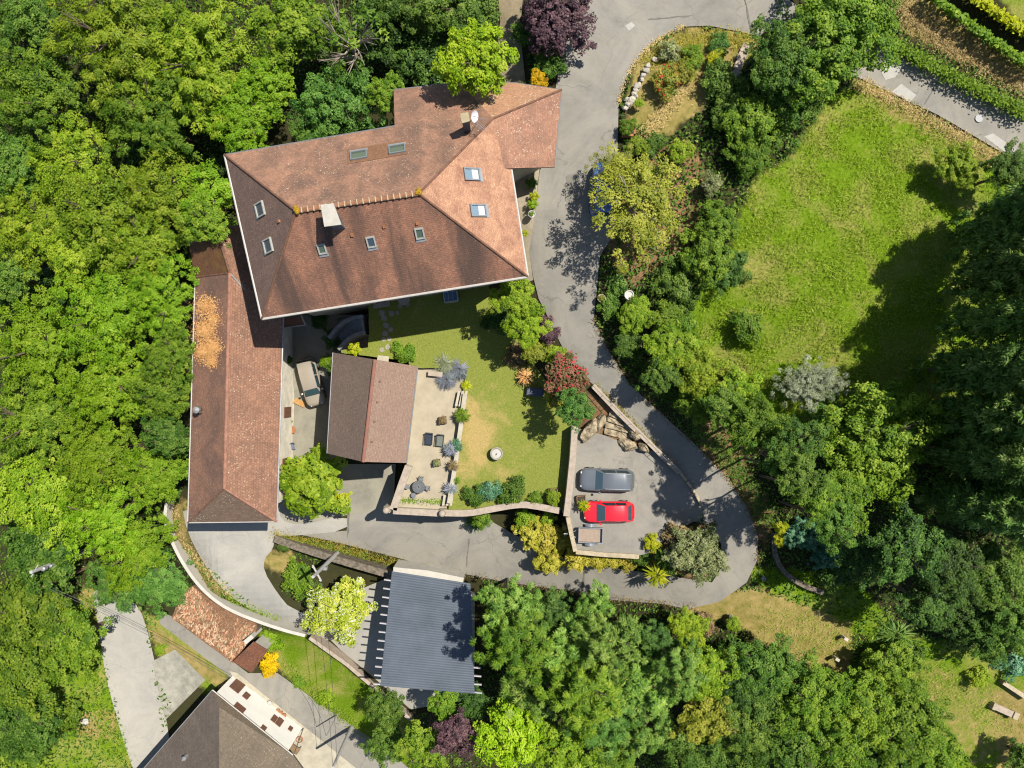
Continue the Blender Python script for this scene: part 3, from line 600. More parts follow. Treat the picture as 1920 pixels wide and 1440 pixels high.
# chimneys
def chimney(name, top4, ztop, zbot, capm, bodym, capt=.14, inset=.12):
    q = [P(x, y, ztop) for x, y in top4]; c = sum(q, Vector()) / 4
    MB().prism([c + (p-c)*(1-inset) for p in q], zbot, ztop - capt).build(name, bodym, roof, world=True)
    return MB().prism(q, ztop - capt, ztop).build('chimney_cap', capm, roof, world=True)
chimney('chimney', [(601,384),(625,381),(640,421),(608,425)], 19.9, 16.2, mat('chimney_slab', A(226,220,206), .8, .12, 2.0), mat('chimney_zinc', A(120,132,150), .5, .2, 2.0), inset=.34)
chimney('chimney', [(863,213),(878,210),(881,227),(866,231)], 17.6, 13.8, mat('chimney_tan', A(206,190,150), .8, .12, 2.0), mat('chimney_grey', A(120,122,130), .7, .2, 2.0))
# walls, windows and doors of the house
hw, hq = walls_under(house, [NW, SW, SE, E1, E0, WE, NE, N3, N2, N1], [14.2,14.2,14.2,14.0,13.9,12.7,12.7,12.2,12.3,14.1], 2.4, M['cream'], 1.05)
def window(parent, a, b, s, z, w, h, m, frame=None, proud=.05):   # opening on the wall line a -> b at s metres
    a, b = Vector((a[0], a[1], 0)), Vector((b[0], b[1], 0)); t = (b-a).normalized(); n = Vector((t.y, -t.x, 0)); c = a + t*s + Vector((0, 0, z))
    f = MB().obox(c + n*proud/2, t*w/2, Vector((0, 0, h/2)), n*proud).build('window', frame or M['gut'], parent, world=True)
    MB().obox(c + n*(proud*1.3), t*(w/2-.08), Vector((0, 0, h/2-.08)), n*proud*.4).build('pane', m, f, world=True)
    return f
for s, z, w, h in ((3.2,7.0,1.0,1.3),(6.2,6.9,1.1,2.1),(9.2,7.0,1.2,1.4),(12.2,6.9,1.1,2.1),(15.2,7.0,1.0,1.3),(3.2,10.6,1.0,1.4),(6.2,10.6,1.0,1.4),(9.2,10.6,1.0,1.4),(12.2,10.6,1.0,1.4),(15.2,10.6,1.0,1.4)):
    window(house, hq[1], hq[2], s, z, w, h, M['glass'])
for s in (1.6, 4.2): window(house, hq[2], hq[3], s, 11.0, .9, 1.2, M['glass'])
# dish and aerial
sd = thing('satellite_dish', 'white satellite dish and aerial beside the small tan chimney', 'satellite dish', P(888,222,15.0))
dc = P(889,218,17.3); ax = Vector((.9, -.35, .45)).normalized(); bu = ax.cross(Vector((0,0,1))).normalized(); bv = bu.cross(ax)
db = MB(); vs = [dc - ax*.06]; fs = []
for r_, o_ in ((.16,-.045),(.3,-.01),(.42,.05)):
    for j in range(18): an = 2*math.pi*j/18; vs.append(dc + (bu*math.cos(an)*.9 + bv*math.sin(an)*1.05)*r_ + ax*o_)
fs = [(0, 1+j, 1+(j+1) % 18) for j in range(18)] + [(1+k*18+j, 1+k*18+(j+1) % 18, 1+(k+1)*18+(j+1) % 18, 1+(k+1)*18+j)[::-1] for k in range(2) for j in range(18)]
db.add(vs, fs).build('dish', plain('white_dish', A(246,244,250,.6), .4), sd, world=True, smooth=True)
MB().tube([dc - ax*.05, dc + ax*.62 - bv*.2], .018).tube([dc + ax*.6 - bv*.2, dc + ax*.7 - bv*.2], .05).build('feed_arm', M['zinc'], sd, world=True)
MB().tube([P(886,222,14.6), dc - ax*.12], .03).build('mast', M['zinc'], sd, world=True)
aa, ab = P(894,231,17.2), P(909,243,16.9); ant = MB().tube([aa, ab], .014)
for k in range(8): c = aa.lerp(ab, k/7); ant.tube([c - Vector((.12,.16,0)), c + Vector((.12,.16,0))], .009, 5)
ant.tube([P(893,231,15.0), aa], .02); ant.build('aerial', M['zinc'], sd, world=True)
# porch roof below the south-west corner
po = thing('porch_roof', 'small dark red glazed porch roof under the house corner', 'porch', G(560,600))
pa = [P(532,598,5.2), P(565,592,5.2), P(573,609,4.4), P(530,615,4.4)]
MB().slab(pa, .05).build('panel', mat('porch_panel', A(120,60,56), .4, .2, 2.0), po, world=True)
for a, b in ((pa[0], pa[3]), (pa[3], pa[2]), (pa[2], pa[1])): MB().tube([a+up, b+up], .06).build('frame_bar', M['gut'], po, world=True)
for k in (2, 3): MB().tube([pa[k], Vector((pa[k].x, pa[k].y, 1.6))], .05).build('post', M['gut'], po, world=True)
# ---- garage
GZ = 7.5; gr = 9.9
ga = [P(366,520,GZ), P(352,980,GZ), P(519,978,GZ), P(532,575,GZ)]; g1, g2 = P(431,512,gr), P(421,916,gr)
garage = thing('garage_building', 'long clay-tiled garage building with hipped end left of the yard', 'building', (ga[1].x+3, 0.0, 0.0))
TW = tiles('garage_west', A(190,142,116), A(168,128,108), A(116,100,92), .75, 0, .35, .2, .16, seed=2.5, s_scale=.25)
TE = tiles('garage_east', A(196,148,120), A(174,130,108), A(138,110,96), .6, 0, .6, .22, .2, seed=5.5, bs_=.8)
TS = tiles('garage_south', A(164,136,114), A(144,122,106), A(114,102,92), .5, 0, .7, .24, .16, seed=8.5)
TM = tiles('garage_mossy', A(150,104,74), A(128,96,70), A(100,80,62), .5, 0, .1, seed=11.5, moss=.7)
b = MB()
b.slab([ga[0], ga[1], g2, g1]); b.mi = 1; b.slab([ga[2], P(528,690,GZ), P(532,575,GZ), P(492,560,8.5), g1, g2]); b.mi = 2; b.slab([ga[1], ga[2], g2])
n0 = P(405,425,gr); nwc = P(352,455,GZ); nec = P(470,420,GZ)
b.mi = 3; b.slab([nwc, ga[0], g1, n0]); b.mi = 1; b.slab([n0, g1, P(492,560,8.5), nec])
groof = b.build('roof', [TW, TE, TS, TM], garage, world=True)
ridge(groof, g1+up, g2+up, GT, .42, .13); ridge(groof, ga[2]+up, g2+up, GT, .4, .09, 'hip_tile'); ridge(groof, ga[1]+up, g2+up, HT, .4, .06, 'hip_tile'); ridge(groof, g1+up, n0+up, HT, .4, .1); ridge(groof, ga[0]+up, g1+up, HT, .4, .06, 'hip_tile')
gutter(garage, [ga[0], ga[1]], M['gut'], .07); gutter(garage, [ga[1], ga[2]], M['gut'], .06); gutter(garage, [ga[2], ga[3]], M['zinc'], .07)
gutter(groof, [g1 + Vector((0,0,.1)), P(482,568,8.6)], M['zinc'], .07, 'flashing_strip')
gw, gq = walls_under(garage, [ga[0], ga[1], ga[2], ga[3]], 7.4, -4.0, mat('garage_whitewash', A(240,232,212,.66), .9, .22, 1.2), .95)
for s, w in ((7.6, .9), (3.2, .9)): window(garage, gq[2], gq[3], s, 2.6, w, 1.9, M['brown'], M['brown'])
fl = thing('flue', 'grey metal flue with conical cap on the garage roof edge', 'chimney', P(372,768,8.1))
fc = P(373,768,8.0); MB().box((fc.x+.12, fc.y, fc.z+.25), (.5,.55,.7)).build('base', M['stone'], fl, world=True)
ft = P(366,769,9.3); MB().tube([(ft.x, ft.y, 8.2), (ft.x, ft.y, 9.1)], .13, 12).build('pipe', M['zinc'], fl, world=True, smooth=True); MB().lathe((ft.x, ft.y, 9.15), [(.26,0),(.26,.04),(.05,.2)], 14).build('cap', M['zinc'], fl, world=True)
# ---- tan outbuilding
ob = thing('outbuilding', 'tan-roofed gable outbuilding between courtyard and terrace', 'building', P(690,770,0.8))
oNW, oNR, oNE, oSE, oSR, oSW = P(624,661,7.5), P(703,674,9.7), P(783,687,8.0), P(762,868,8.0), P(681,866,9.7), P(613,850,7.5)
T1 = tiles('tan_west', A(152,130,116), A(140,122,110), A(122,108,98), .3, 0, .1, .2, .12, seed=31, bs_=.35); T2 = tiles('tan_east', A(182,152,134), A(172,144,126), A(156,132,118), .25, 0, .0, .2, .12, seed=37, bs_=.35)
b = MB(); b.slab([oNW, oNR, oSR, oSW]); b.mi = 1; b.slab([oNR, oNE, oSE, oSR]); oroof = b.build('roof', [T1, T2], ob, world=True)
ridge(oroof, oNR+up, oSR+up, mat('pink_ridge', A(178,124,106), .85, .15, 3), .36, .13)
for px, py in ((712,715),(707,754),(702,790),(697,828)):
    c, u, v, n = facing(px, py, (oNR, oNE, oSE)); MB().obox(c + n*.05, u*.06, v*.09, n*.05).build('vent_tile', M['brown'], oroof, world=True)
gutter(ob, [oNE, oSE], M['iron'], .06); gutter(ob, [oNW, oSW], M['zinc'], .05)
walls_under(ob, [oNW, oSW, oSR, oSE, oNE, oNR], [7.4,7.4,9.5,7.8,7.8,9.5], .2, M['cream'], .35)
# ---- hangar with ribbed metal roof
hg = thing('hangar', 'open hangar with dark grey ribbed metal roof and protruding rafters', 'hangar', G(800,1190))
c0, c1, c2, c3 = P(735,1071,3.1), P(882,1094,3.6), P(890,1301,3.6), P(713,1286,3.1)
mh = MB(); nr = 46; vs = []; fs = []
for i in range(nr*4+1):
    t = i/(nr*4); ph = i % 4; dz = (.0, .0, .02, .02)[ph]
    for j in range(5): s = j/4; vs.append((c0*(1-t)+c3*t)*(1-s) + (c1*(1-t)+c2*t)*s + Vector((0,0,dz)))
for i in range(nr*4):
    for j in range(4): fs.append((i*5+j, i*5+j+1, (i+1)*5+j+1, (i+1)*5+j)[::-1])
mh.add(vs, fs); hr = mh.build('roof', mat('dark_metal_roof', A(112,122,134), .5, .2, .45, metal=.0, bmp=.05), hg, world=True)
for k in range(13):
    t = .085 + k*.0755; a = c0.lerp(c3, t) + Vector((0,0,-.12)); bb = c1.lerp(c2, t) + Vector((0,0,-.12)); d = (bb-a).normalized()
    ext = .62 if t > .72 else .02; bb = bb + d*(ext-.62)
    MB().obox((a+bb)/2, d*((bb-a).length/2+.62), d.cross(Vector((0,0,1)))*.05, Vector((0,0,.08))).build('rafter', mat('rafter_white', A(226,222,224), .7, .1) if k == 0 else bpy.data.materials['rafter_white'], hg, world=True)
for s in (.12, .88):
    for t in (.06, .36, .66, .95):
        p = (c0.lerp(c3, t)).lerp(c1.lerp(c2, t), s); MB().box((p.x, p.y, -.2), (.18,.18,6.2)).build('post', M['wood'], hg, world=True)
wall('concrete_upstand', 'bright white concrete strip along the top of the hangar', [(737,1072),(800,1078),(868,1092)], [2.2,2.3,2.4], -1.5, .8, M['white'], 0)
# ---- white house bottom left
vh = thing('village_house', 'white-fronted house with dark grey-brown tiled roof at the lower left', 'house', G(430,1380))
VZ = -0.9; v0, v1 = P(398,1294,VZ), P(549,1416,VZ); vL = P(130,1600,VZ); vR1 = P(430,1560,3.6); vR0 = P(411,1500,3.6); v2 = P(610,1500,VZ); v3 = P(560,1700,VZ); vL2 = P(260,1760,VZ)
D1 = tiles('slate_west', A(136,122,110), A(122,112,104), A(106,98,92), .4, .3, .18, .22, .2, seed=41, bs_=.35); D2 = tiles('slate_east', A(152,136,116), A(138,126,110), A(118,110,98), .4, .2, .35, .22, .2, seed=47, bs_=.35)
hip = P(411,1326,0.15)
b = MB(); b.slab([v0, vL, vR0, hip]); b.mi = 1; b.slab([v0, hip, vR0, v2, v1]); b.mi = 0; b.slab([vL, vL2, v3, vR0]); b.mi = 1; b.slab([v2, vR0, v3])
vroof = b.build('roof', [D1, D2], vh, world=True)
gutter(vh, [v0, v1], M['gut'], .06); gutter(vh, [v0, vL], M['zinc'], .05)
q0, q1 = P(437,1266,-5.5), P(566,1366,-5.7)
tt = (q1-q0); tt.z = 0; tt.normalize(); nn = Vector((-tt.y, tt.x, 0)); nn = nn if nn.x > 0 else -nn
back = nn * -9.0; fac = MB(); fac.prism([q0, q1, q1+back, q0+back], -6.6, VZ-.12); fac.build('wall', mat('bright_white_facade', A(255,252,244,.62), .9, .05, 1.0), vh, world=True)
Lf = (q1-q0).length
def vwin(sfrac, z, w, h, two=False):
    c = q0 + tt*(Lf*sfrac); c.z = z
    f = MB().obox(c + nn*.02, tt*w/2, Vector((0,0,h/2)), nn*.05).build('window', M['brown'], vh, world=True)
    if two: MB().obox(c + nn*.06, tt*.03, Vector((0,0,h/2)), nn*.04).build('mullion', M['wood'], f, world=True)
vwin(.12, -4.5, 1.1, 2.0, True); vwin(.27, -4.1, .6, 1.0); vwin(.3, -1.75, 1.1, 1.1); vwin(.675, -4.0, .5, 1.1); vwin(.745, -4.1, .6, 1.3, True); vwin(.89, -4.4, .4, .7); vwin(.64, -1.6, .5, .9)
MB().tube([Vector((v1.x+.1, v1.y+.1, VZ)), Vector((q1.x+.1, q1.y, -6.0))], .05).build('downpipe', M['iron'], vh, world=True)
cv = P(340,1428,1.6); vv = MB().lathe((cv.x, cv.y, .6), [(.2,0),(.16,.5),(.22,.55),(.05,.8)], 10); vv.build('roof_vent', M['zinc'], vh, world=True)
# ---- old tiled lean-to and little shed by the curved wall
lt = thing('lean_to_roof', 'old rusty brown clay-tiled lean-to below the curved white wall', 'roof', G(400,1190))
la = [P(340,1110,-2.2), P(362,1098,-1.75), P(392,1124,-1.75), P(430,1148,-1.75), P(482,1170,-1.75), P(480,1186,-2.0), P(436,1243,-3.2), P(322,1159,-3.3)]
b = MB(); b.slab(la, .2); lroof = b.build('roof_deck', tiles('old_clay', A(206,156,118), A(176,126,94), A(130,106,86), .5, 0, .0, .16, .16, seed=51, moss=.2, bs_=1.0, s_scale=1.2), lt, world=True)
tri = (la[1], la[4], la[6]); tc = MB(); polyL = [(343,1112),(364,1102),(392,1128),(430,1152),(478,1174),(476,1187),(436,1238),(326,1157)]
nn_, uu, vv_, n3 = facing(400,1170,tri)
for _ in range(2300):
    x = random.uniform(322,482); y = random.uniform(1098,1243)
    if not inpoly(np.array([x]), np.array([y]), polyL)[0]: continue
    c = PL(x, y, *tri) + n3*random.uniform(.0,.05); an = random.gauss(0,.35); a = uu*math.cos(an)+vv_*math.sin(an); bq = vv_*math.cos(an)-uu*math.sin(an); tc.mi = random.randrange(3)
    w, l, hh = .07, .15, .045; b0 = len(tc.v)
    tc.add([c - a*w - bq*l, c + n3*hh - bq*l, c + a*w - bq*l, c - a*w*.8 + bq*l, c + n3*hh*.9 + bq*l, c + a*w*.8 + bq*l], [(0,1,4,3),(1,2,5,4),(0,2,1),(3,4,5)])
o = tc.build('clay_tiles', [mat('clay_a', A(248,206,166,.5), .9, .3, 6), mat('clay_b', A(224,160,120,.48), .9, .3, 6), mat('clay_c', A(200,172,132,.45), .9, .35, 6)], lt, world=True); o['kind'] = 'stuff'
MB().prism([la[0], la[1], la[4], la[5], la[6], la[7]], -5.6, [-2.6,-2.0,-2.0,-2.3,-3.45,-3.55]).build('wall', M['stone'], lt, world=True)
sh = thing('shed', 'tiny shed with sloping brown tile roof and white gable beside the yellow bush', 'shed', G(470,1240))
s4 = [P(475,1203,-1.3), P(502,1219,-1.3), P(472,1262,-2.2), P(436,1241,-2.2)]
MB().slab(s4, .1).build('roof', tiles('shed_tiles', A(168,112,86), A(140,98,78), A(110,84,70), .5, 0, .3, seed=61), sh, world=True)
walls_under(sh, s4, [-1.45,-1.45,-2.35,-2.35], -5.6, M['white'], .15)
wg = P(466,1199,-1.1); MB().box((wg.x, wg.y, -2.3), (.95,.4,2.4), rz=.7).build('gable', M['white'], sh, world=True)
# ================================================================ VEGETATION
def unit(n, rng):
    v = rng.normal(size=(n, 3)); return v / np.linalg.norm(v, axis=1)[:, None]
def leaves_mesh(name, pos_, nrm, tan, L, W, lv, la, fold=0.25):
    n = len(pos_); nrm = nrm / (np.linalg.norm(nrm, axis=1)[:, None] + 1e-9); tan = tan - nrm * (tan*nrm).sum(1)[:, None]; tan = tan / (np.linalg.norm(tan, axis=1)[:, None] + 1e-9); b = np.cross(nrm, tan)
    L = np.broadcast_to(L, n)[:, None]; W = np.broadcast_to(W, n)[:, None]
    V = np.stack([pos_ - tan*L*.5, pos_ + b*W*.5 + nrm*W*fold - tan*L*.08, pos_ + tan*L*.5, pos_ - b*W*.5 + nrm*W*fold - tan*L*.08], 1).reshape(-1, 3)
    me = bpy.data.meshes.new(name); me.vertices.add(4*n); me.vertices.foreach_set('co', V.ravel())
    me.loops.add(4*n); me.loops.foreach_set('vertex_index', np.arange(4*n, dtype=np.int32)); me.polygons.add(n); me.polygons.foreach_set('loop_start', np.arange(0, 4*n, 4, dtype=np.int32)); me.polygons.foreach_set('loop_total', np.full(n, 4, dtype=np.int32))
    me.update(calc_edges=True)
    for nm, a in (('lv', lv), ('la', la)):
        at = me.attributes.new(nm, 'FLOAT', 'FACE'); at.data.foreach_set('value', np.clip(a, 0, 1).astype(np.float32))
    me.materials.append(None); return me
def crown(seed, nc, per, L, W, rc=(.16,.30), rr=(.55,.9), lump=.18, low=-.35, zs=.85, spread=.42, star=0.0, clump_flat=.75, upb=.85, holes=0):
    """unit crown (radius 1): leaf clumps on limb ends, open between them"""
    rng = np.random.default_rng(seed); d = unit(nc*4, rng); d = d[d[:, 2] > low]
    for _ in range(holes):
        hd = unit(1, rng)[0]; hd[2] = abs(hd[2])*.8; hd /= np.linalg.norm(hd); d = d[d @ hd < 1 - rng.uniform(.02, .07)]
    d = d[:nc]; nc = len(d)
    az = np.arctan2(d[:, 1], d[:, 0]); ph = rng.uniform(0, 6.28, 4)
    lo = 1 + lump*(np.sin(2*az+ph[0])*.5 + np.sin(3*az+ph[1])*.5 + .5*np.sin(5*az+ph[2]) + .4*np.sin(8*az+ph[3]))
    r = rng.uniform(*rr, nc) * lo; C = d * r[:, None]; C[:, 2] *= zs; R = rng.uniform(*rc, nc)
    k = rng.poisson(per, nc) + 3; ci = np.repeat(np.arange(nc), k); n = len(ci)
    e = unit(n, rng); e[:, 2] += .25; e /= np.linalg.norm(e, axis=1)[:, None]; q = rng.uniform(.25, 1, n) ** .5
    off = e * (q * R[ci])[:, None]; off[:, 2] *= clump_flat; pp = C[ci] + off
    out = C[ci] / (np.linalg.norm(C[ci], axis=1)[:, None] + 1e-6)
    nr = e*.5 + out*.35 + np.array([0, 0, upb]) + rng.normal(size=(n, 3))*spread; tn = rng.normal(size=(n, 3))
    if star: tn = tn*(1-star) + (e + out*.6)*star*2.0
    clv = rng.normal(.5, .2, nc); lv = clv[ci] + rng.normal(0, .2, n); la = rng.uniform(0, 1, n)*.55 + rng.uniform(0, 1, nc)[ci]*.45
    s = rng.uniform(.7, 1.3, n); return leaves_mesh('crown', pp, nr, tn, L*s, W*s, lv, la)
def trunk_mesh(seed, limbs=7, r=.055, spread=.55, forks=2):
    rng = random.Random(seed); b = MB(); b.tube([(0,0,0),(rng.gauss(0,.03),rng.gauss(0,.03),.35),(rng.gauss(0,.05),rng.gauss(0,.05),.7),(0,0,.95)], [r*1.25, r, r*.75, r*.35], 7)
    for i in range(limbs):
        a = 6.28*i/limbs + rng.uniform(-.3,.3); z0 = rng.uniform(.5,.85); sp = spread*rng.uniform(.7,1.2); e = (math.cos(a)*sp, math.sin(a)*sp, min(1.25, z0+rng.uniform(.15,.4))); m = (math.cos(a+.15)*sp*.45, math.sin(a+.15)*sp*.45, z0+(e[2]-z0)*.6)
        b.tube([(0,0,z0), m, e], [r*.5, r*.32, r*.1], 5)
        for f in range(forks):
            a2 = a + rng.uniform(-.7,.7); b.tube([m, (m[0]+math.cos(a2)*sp*.4, m[1]+math.sin(a2)*sp*.4, m[2]+rng.uniform(.05,.25))], [r*.25, r*.06], 4)
    me = bpy.data.meshes.new('trunk'); me.from_pydata(b.v, [], b.f); me.materials.append(None); return me
PROTO = {
 'L': [crown(100+i, 420, 60, .047, .027, (.07,.14), (.30,.97), .26, zs=.62, holes=2, clump_flat=.65) for i in range(5)],              # large broadleaf
 'F': [crown(120+i, 480, 50, .058, .019, (.06,.115), (.22,1.0), .28, zs=.5, star=.5, clump_flat=.6, holes=2) for i in range(5)],   # feathery, long leaflets
 'M': [crown(140+i, 230, 66, .064, .036, (.085,.17), (.30,.95), .28, zs=.7, holes=2, clump_flat=.7) for i in range(6)],                # medium
 'B': [crown(160+i, 110, 56, .12, .062, (.13,.23), (.35,.92), .22, holes=1) for i in range(3)],                 # big leaves
 'S': [crown(180+i, 60, 60, .115, .064, (.16,.32), (.3,.86), .28, zs=.72, holes=0) for i in range(6)],          # shrub
 'R': [crown(200+i, 190, 60, .08, .038, (.1,.17), (.45,.9), .14, spread=.5) for i in range(2)],    # dense round
 'C': [crown(220+i, 560, 30, .2, .05, (.13,.24), (.35,1.0), .25, low=-.95, zs=3.6, star=.9, clump_flat=.9, spread=.4) for i in range(4)],  # star tufted conifer
 'T': [crown(240+i, 230, 60, .12, .024, (.08,.16), (.3,1.0), .34, zs=1.0, star=.85, spread=.4, holes=6) for i in range(5)],   # frond sprays
 'A': [crown(260+i, 170, 56, .06, .022, (.08,.16), (.25,1.0), .3, star=.5, clump_flat=.5) for i in range(2)],   # airy
 'V': [crown(280+i, 16, 14, .14, .06, (.1,.2), (.4,1.0), .3) for i in range(2)],                      # nearly bare
}
TRUNK = [trunk_mesh(i) for i in range(4)]; BARE = [trunk_mesh(40+i, 12, .05, .8, 5) for i in range(2)]
def LC(r, g, b): return A(r, g, b, LG)
LM = {
 'g1': leafmat('leaf_bright', LC(92,128,22), LC(134,166,42), LC(172,190,66)),
 'g0': leafmat('leaf_fresh', LC(92,134,20), LC(130,168,38), LC(162,190,62)),
 'g6': leafmat('leaf_lime_green', LC(108,150,16), LC(148,186,36), LC(182,206,66)),
 'g2': leafmat('leaf_mid', LC(66,104,22), LC(106,144,38), LC(150,174,62)),
 'g3': leafmat('leaf_deep', LC(50,88,24), LC(88,126,42), LC(134,162,70)),
 'g4': leafmat('leaf_dark', LC(52,88,30), LC(92,132,52), LC(144,170,90), .34),
 'g5': leafmat('leaf_bluish', LC(50,92,34), LC(86,132,52), LC(128,166,80)),
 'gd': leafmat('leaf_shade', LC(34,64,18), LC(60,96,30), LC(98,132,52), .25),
 'th': leafmat('leaf_thuja', LC(64,104,32), LC(114,154,58), LC(166,192,96), .3, A(190,150,50,LG), .04),
 'yl': leafmat('leaf_lime', LC(128,150,14), LC(178,188,34), LC(210,206,70)),
 'ac': leafmat('leaf_acacia', LC(98,112,26), LC(142,150,48), LC(180,180,80), .35),
 'go': leafmat('leaf_gold', LC(190,150,0), LC(244,208,4), LC(255,226,30)),
 'ye': leafmat('leaf_yellow_hedge', LC(138,140,30), LC(190,184,66), LC(222,212,112)),
 'pu': leafmat('leaf_purple', LC(44,30,34), LC(84,58,66), LC(128,98,100), .2),
 'rd': leafmat('leaf_photinia', LC(70,84,30), LC(110,92,60), LC(150,106,82), .25, A(196,62,70,LG), .2),
 'rf': leafmat('leaf_red_flowers', LC(78,104,24), LC(132,144,48), LC(176,166,70), .25, A(216,60,54,LG), .2),
 'ol': leafmat('leaf_olive', LC(84,98,50), LC(128,138,84), LC(176,180,128), .2),
 'si': leafmat('leaf_silver', LC(92,104,72), LC(134,144,112), LC(178,182,156), .2),
 'wh': leafmat('leaf_white_flowers', LC(118,146,30), LC(160,180,58), LC(196,204,96), .3, A(236,236,204,.56), .26),
 'dr': leafmat('leaf_dead', LC(170,124,70), LC(226,178,112), LC(246,210,150), .2),
 'lv': leafmat('leaf_lavender', LC(86,110,80), LC(136,142,150), LC(172,164,200), .2),
 'br': leafmat('leaf_brownish', LC(86,74,50), LC(136,118,78), LC(176,156,110), .2),
 'bg': leafmat('leaf_bluegreen', LC(40,84,66), LC(82,132,100), LC(132,172,134), .2),
}
_cnt = [0]
NAMES = {'L': 'broadleaf_tree', 'F': 'ash_tree', 'M': 'tree', 'B': 'large_leaved_tree', 'S': 'shrub', 'R': 'round_tree', 'C': 'conifer_tree', 'T': 'cypress_tree', 'A': 'acacia_tree', 'V': 'bare_tree'}
CATS = {'S': 'shrub'}
def setmat(o, m): o.material_slots[0].link = 'OBJECT'; o.material_slots[0].material = m
def plant(kind, px, py, rpx, top, lm, label, group=None, sq=.85, name=None, cat=None, base=None, bark='bark'):
    _cnt[0] += 1; i = _cnt[0]; rng = random.Random(i*17)
    R = rpx / FPX * (CAMZ - top)
    if kind == 'C':
        gz = h1(px, py); sq = (top - gz) / (R * 1.85)
    zc = top - R*sq*.95; c = P(px, py, zc + (R*sq*.35 if kind == 'C' else 0)); c.z = zc
    zb = base if base is not None else min(ground_at(c.x, c.y, zc-3), zc - .15)
    root = thing(name or NAMES[kind], label, cat or CATS.get(kind, 'tree'), (c.x, c.y, zb), 0, group)
    pm = PROTO[kind]; cr = bpy.data.objects.new('crown' if kind not in 'S' else 'foliage', pm[i % len(pm)]); link(cr, root); setmat(cr, LM[lm])
    cr.location = (0, 0, zc - zb); s = rng.uniform(.96, 1.06); cr.scale = (R*s, R/s, R*sq/3.6 if kind == 'C' else R*sq); cr.rotation_euler = (0, 0, rng.uniform(0, 6.28))
    tm = BARE if kind == 'V' else TRUNK
    tk = bpy.data.objects.new('trunk' if kind not in 'S' else 'stem', tm[i % len(tm)]); link(tk, root); setmat(tk, M[bark]); h = zc - zb + (R*sq*.25 if kind != 'V' else R*.5)
    tk.scale = (R, R, max(.2, h)); tk.location = (0, 0, -.15); tk.rotation_euler = (0, 0, rng.uniform(0, 6.28))
    return root
FOR = 'trees of the wood on the left'
T_ = plant
# ---- left wood, upper
T_('M',45,40,70,7,'g3','dark green tree in the top left corner of the picture',FOR)
T_('F',215,70,135,12,'g1','huge bright ash tree at the top of the left wood',FOR)
T_('F',385,110,135,12.5,'g1','huge feathery bright tree up and left of the big house corner',FOR)
T_('F',290,215,105,11,'g2','feathery green tree above the dark gap in the left wood',FOR)
T_('F',455,215,85,10.5,'g0','fresh green feathery tree touching the house upper left corner',FOR)
T_('L',70,175,95,10,'g2','rounded green tree at the left edge below the dark corner tree',FOR)
T_('L',20,300,80,8,'g3','deep green tree cut by the left picture edge above the middle',FOR)
T_('L',140,300,85,9,'g1','yellow-green tree left of the dark gap in the wood',FOR)
T_('F',60,420,95,8,'g1','bright leafy tree at the left edge halfway down the wood',FOR)
T_('L',190,400,95,9.5,'g1','yellow-green tree right below the dark gap in the wood',FOR)
T_('L',310,360,90,9.5,'g1','bright tree between the dark gap and the house west gutter',FOR)
T_('M',390,360,58,9,'g0','lime tree tucked against the house west gutter',FOR)
T_('L',140,475,75,7.5,'g1','yellowish tree with dark hollow beneath it, far left',FOR)
T_('M',20,520,55,6,'g3','small dark tree in the hollow at the left edge',FOR)
T_('F',270,460,90,9,'g1','bright tree above and left of the garage roof tip',FOR)
T_('M',385,418,48,11.5,'g2','green tree overlapping the northern tip of the garage roof',FOR)
T_('F',200,590,105,9,'g0','wide fresh green tree in the middle of the left wood',FOR)
T_('F',310,565,80,10,'g0','fresh feathery tree left of the mossy end of the garage roof',FOR)
T_('F',70,650,105,7,'g0','wide pale green tree at the left edge level with the garage',FOR)
T_('F',320,660,58,9.6,'g2','green tree leaning to the garage beside the dry orange creeper',FOR)
T_('F',210,720,95,8,'g0','broad light tree left of the garage midpoint',FOR)
T_('F',60,790,95,6,'g2','pale tree with a few dead twigs at the left edge',FOR)
T_('M',310,735,58,8.4,'g2','green tree beside the garage metal flue',FOR)
T_('R',312,815,48,7.6,'g3','smooth rounded darker green tree below the metal flue',FOR)
T_('F',185,850,90,6.5,'g0','light green tree left of the rounded dark one',FOR)
T_('F',290,890,72,6.2,'g0','lime tree beside the lower end of the garage roof',FOR)
T_('L',60,930,90,5,'g1','yellow-tinged tree at the lower left edge of the wood',FOR)
T_('F',190,960,90,5.2,'g0','fresh green tree above the leaning power poles',FOR)
T_('M',80,1035,82,3.6,'g3','round dark green tree just above the power pole transformer',FOR)
T_('F',250,1030,75,3.4,'g0','bright green tree outside the curved white wall',FOR)
T_('F',300,1090,62,1.2,'g5','soft green creeper-like tree over the old tiled lean-to',FOR, sq=.7)
T_('F',225,1090,60,.8,'g5','soft green tree hanging over the top of the village road',FOR, sq=.6)
T_('M',50,1150,88,4,'g2','green tree at the left edge below the power poles',FOR)
T_('M',130,1205,72,3,'g2','green tree reaching out over the village road',FOR)
T_('M',40,1265,82,3,'g2','green tree low on the left edge beside the bank',FOR)
T_('L',50,1360,75,2,'g3','deep green tree near the bottom left corner',FOR)
T_('S',120,1340,45,-1.5,'g2','low green bush on the grassy bank by the white object',None)
T_('S',20,1430,60,-1,'g2','green bush filling the bottom left corner',None)
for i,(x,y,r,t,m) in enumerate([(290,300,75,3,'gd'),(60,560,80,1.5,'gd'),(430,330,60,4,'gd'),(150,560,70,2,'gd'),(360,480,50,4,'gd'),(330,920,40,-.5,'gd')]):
    T_('M',x,y,r,t,m,['shadowed undergrowth tree in the large dark gap of the wood','shadowed undergrowth tree in the hollow at the left edge','shadowed low tree beneath the house west gutter','low dark tree between two bright crowns far left','low dark tree under the garage roof tip','low dark tree near the start of the curved wall'][i])
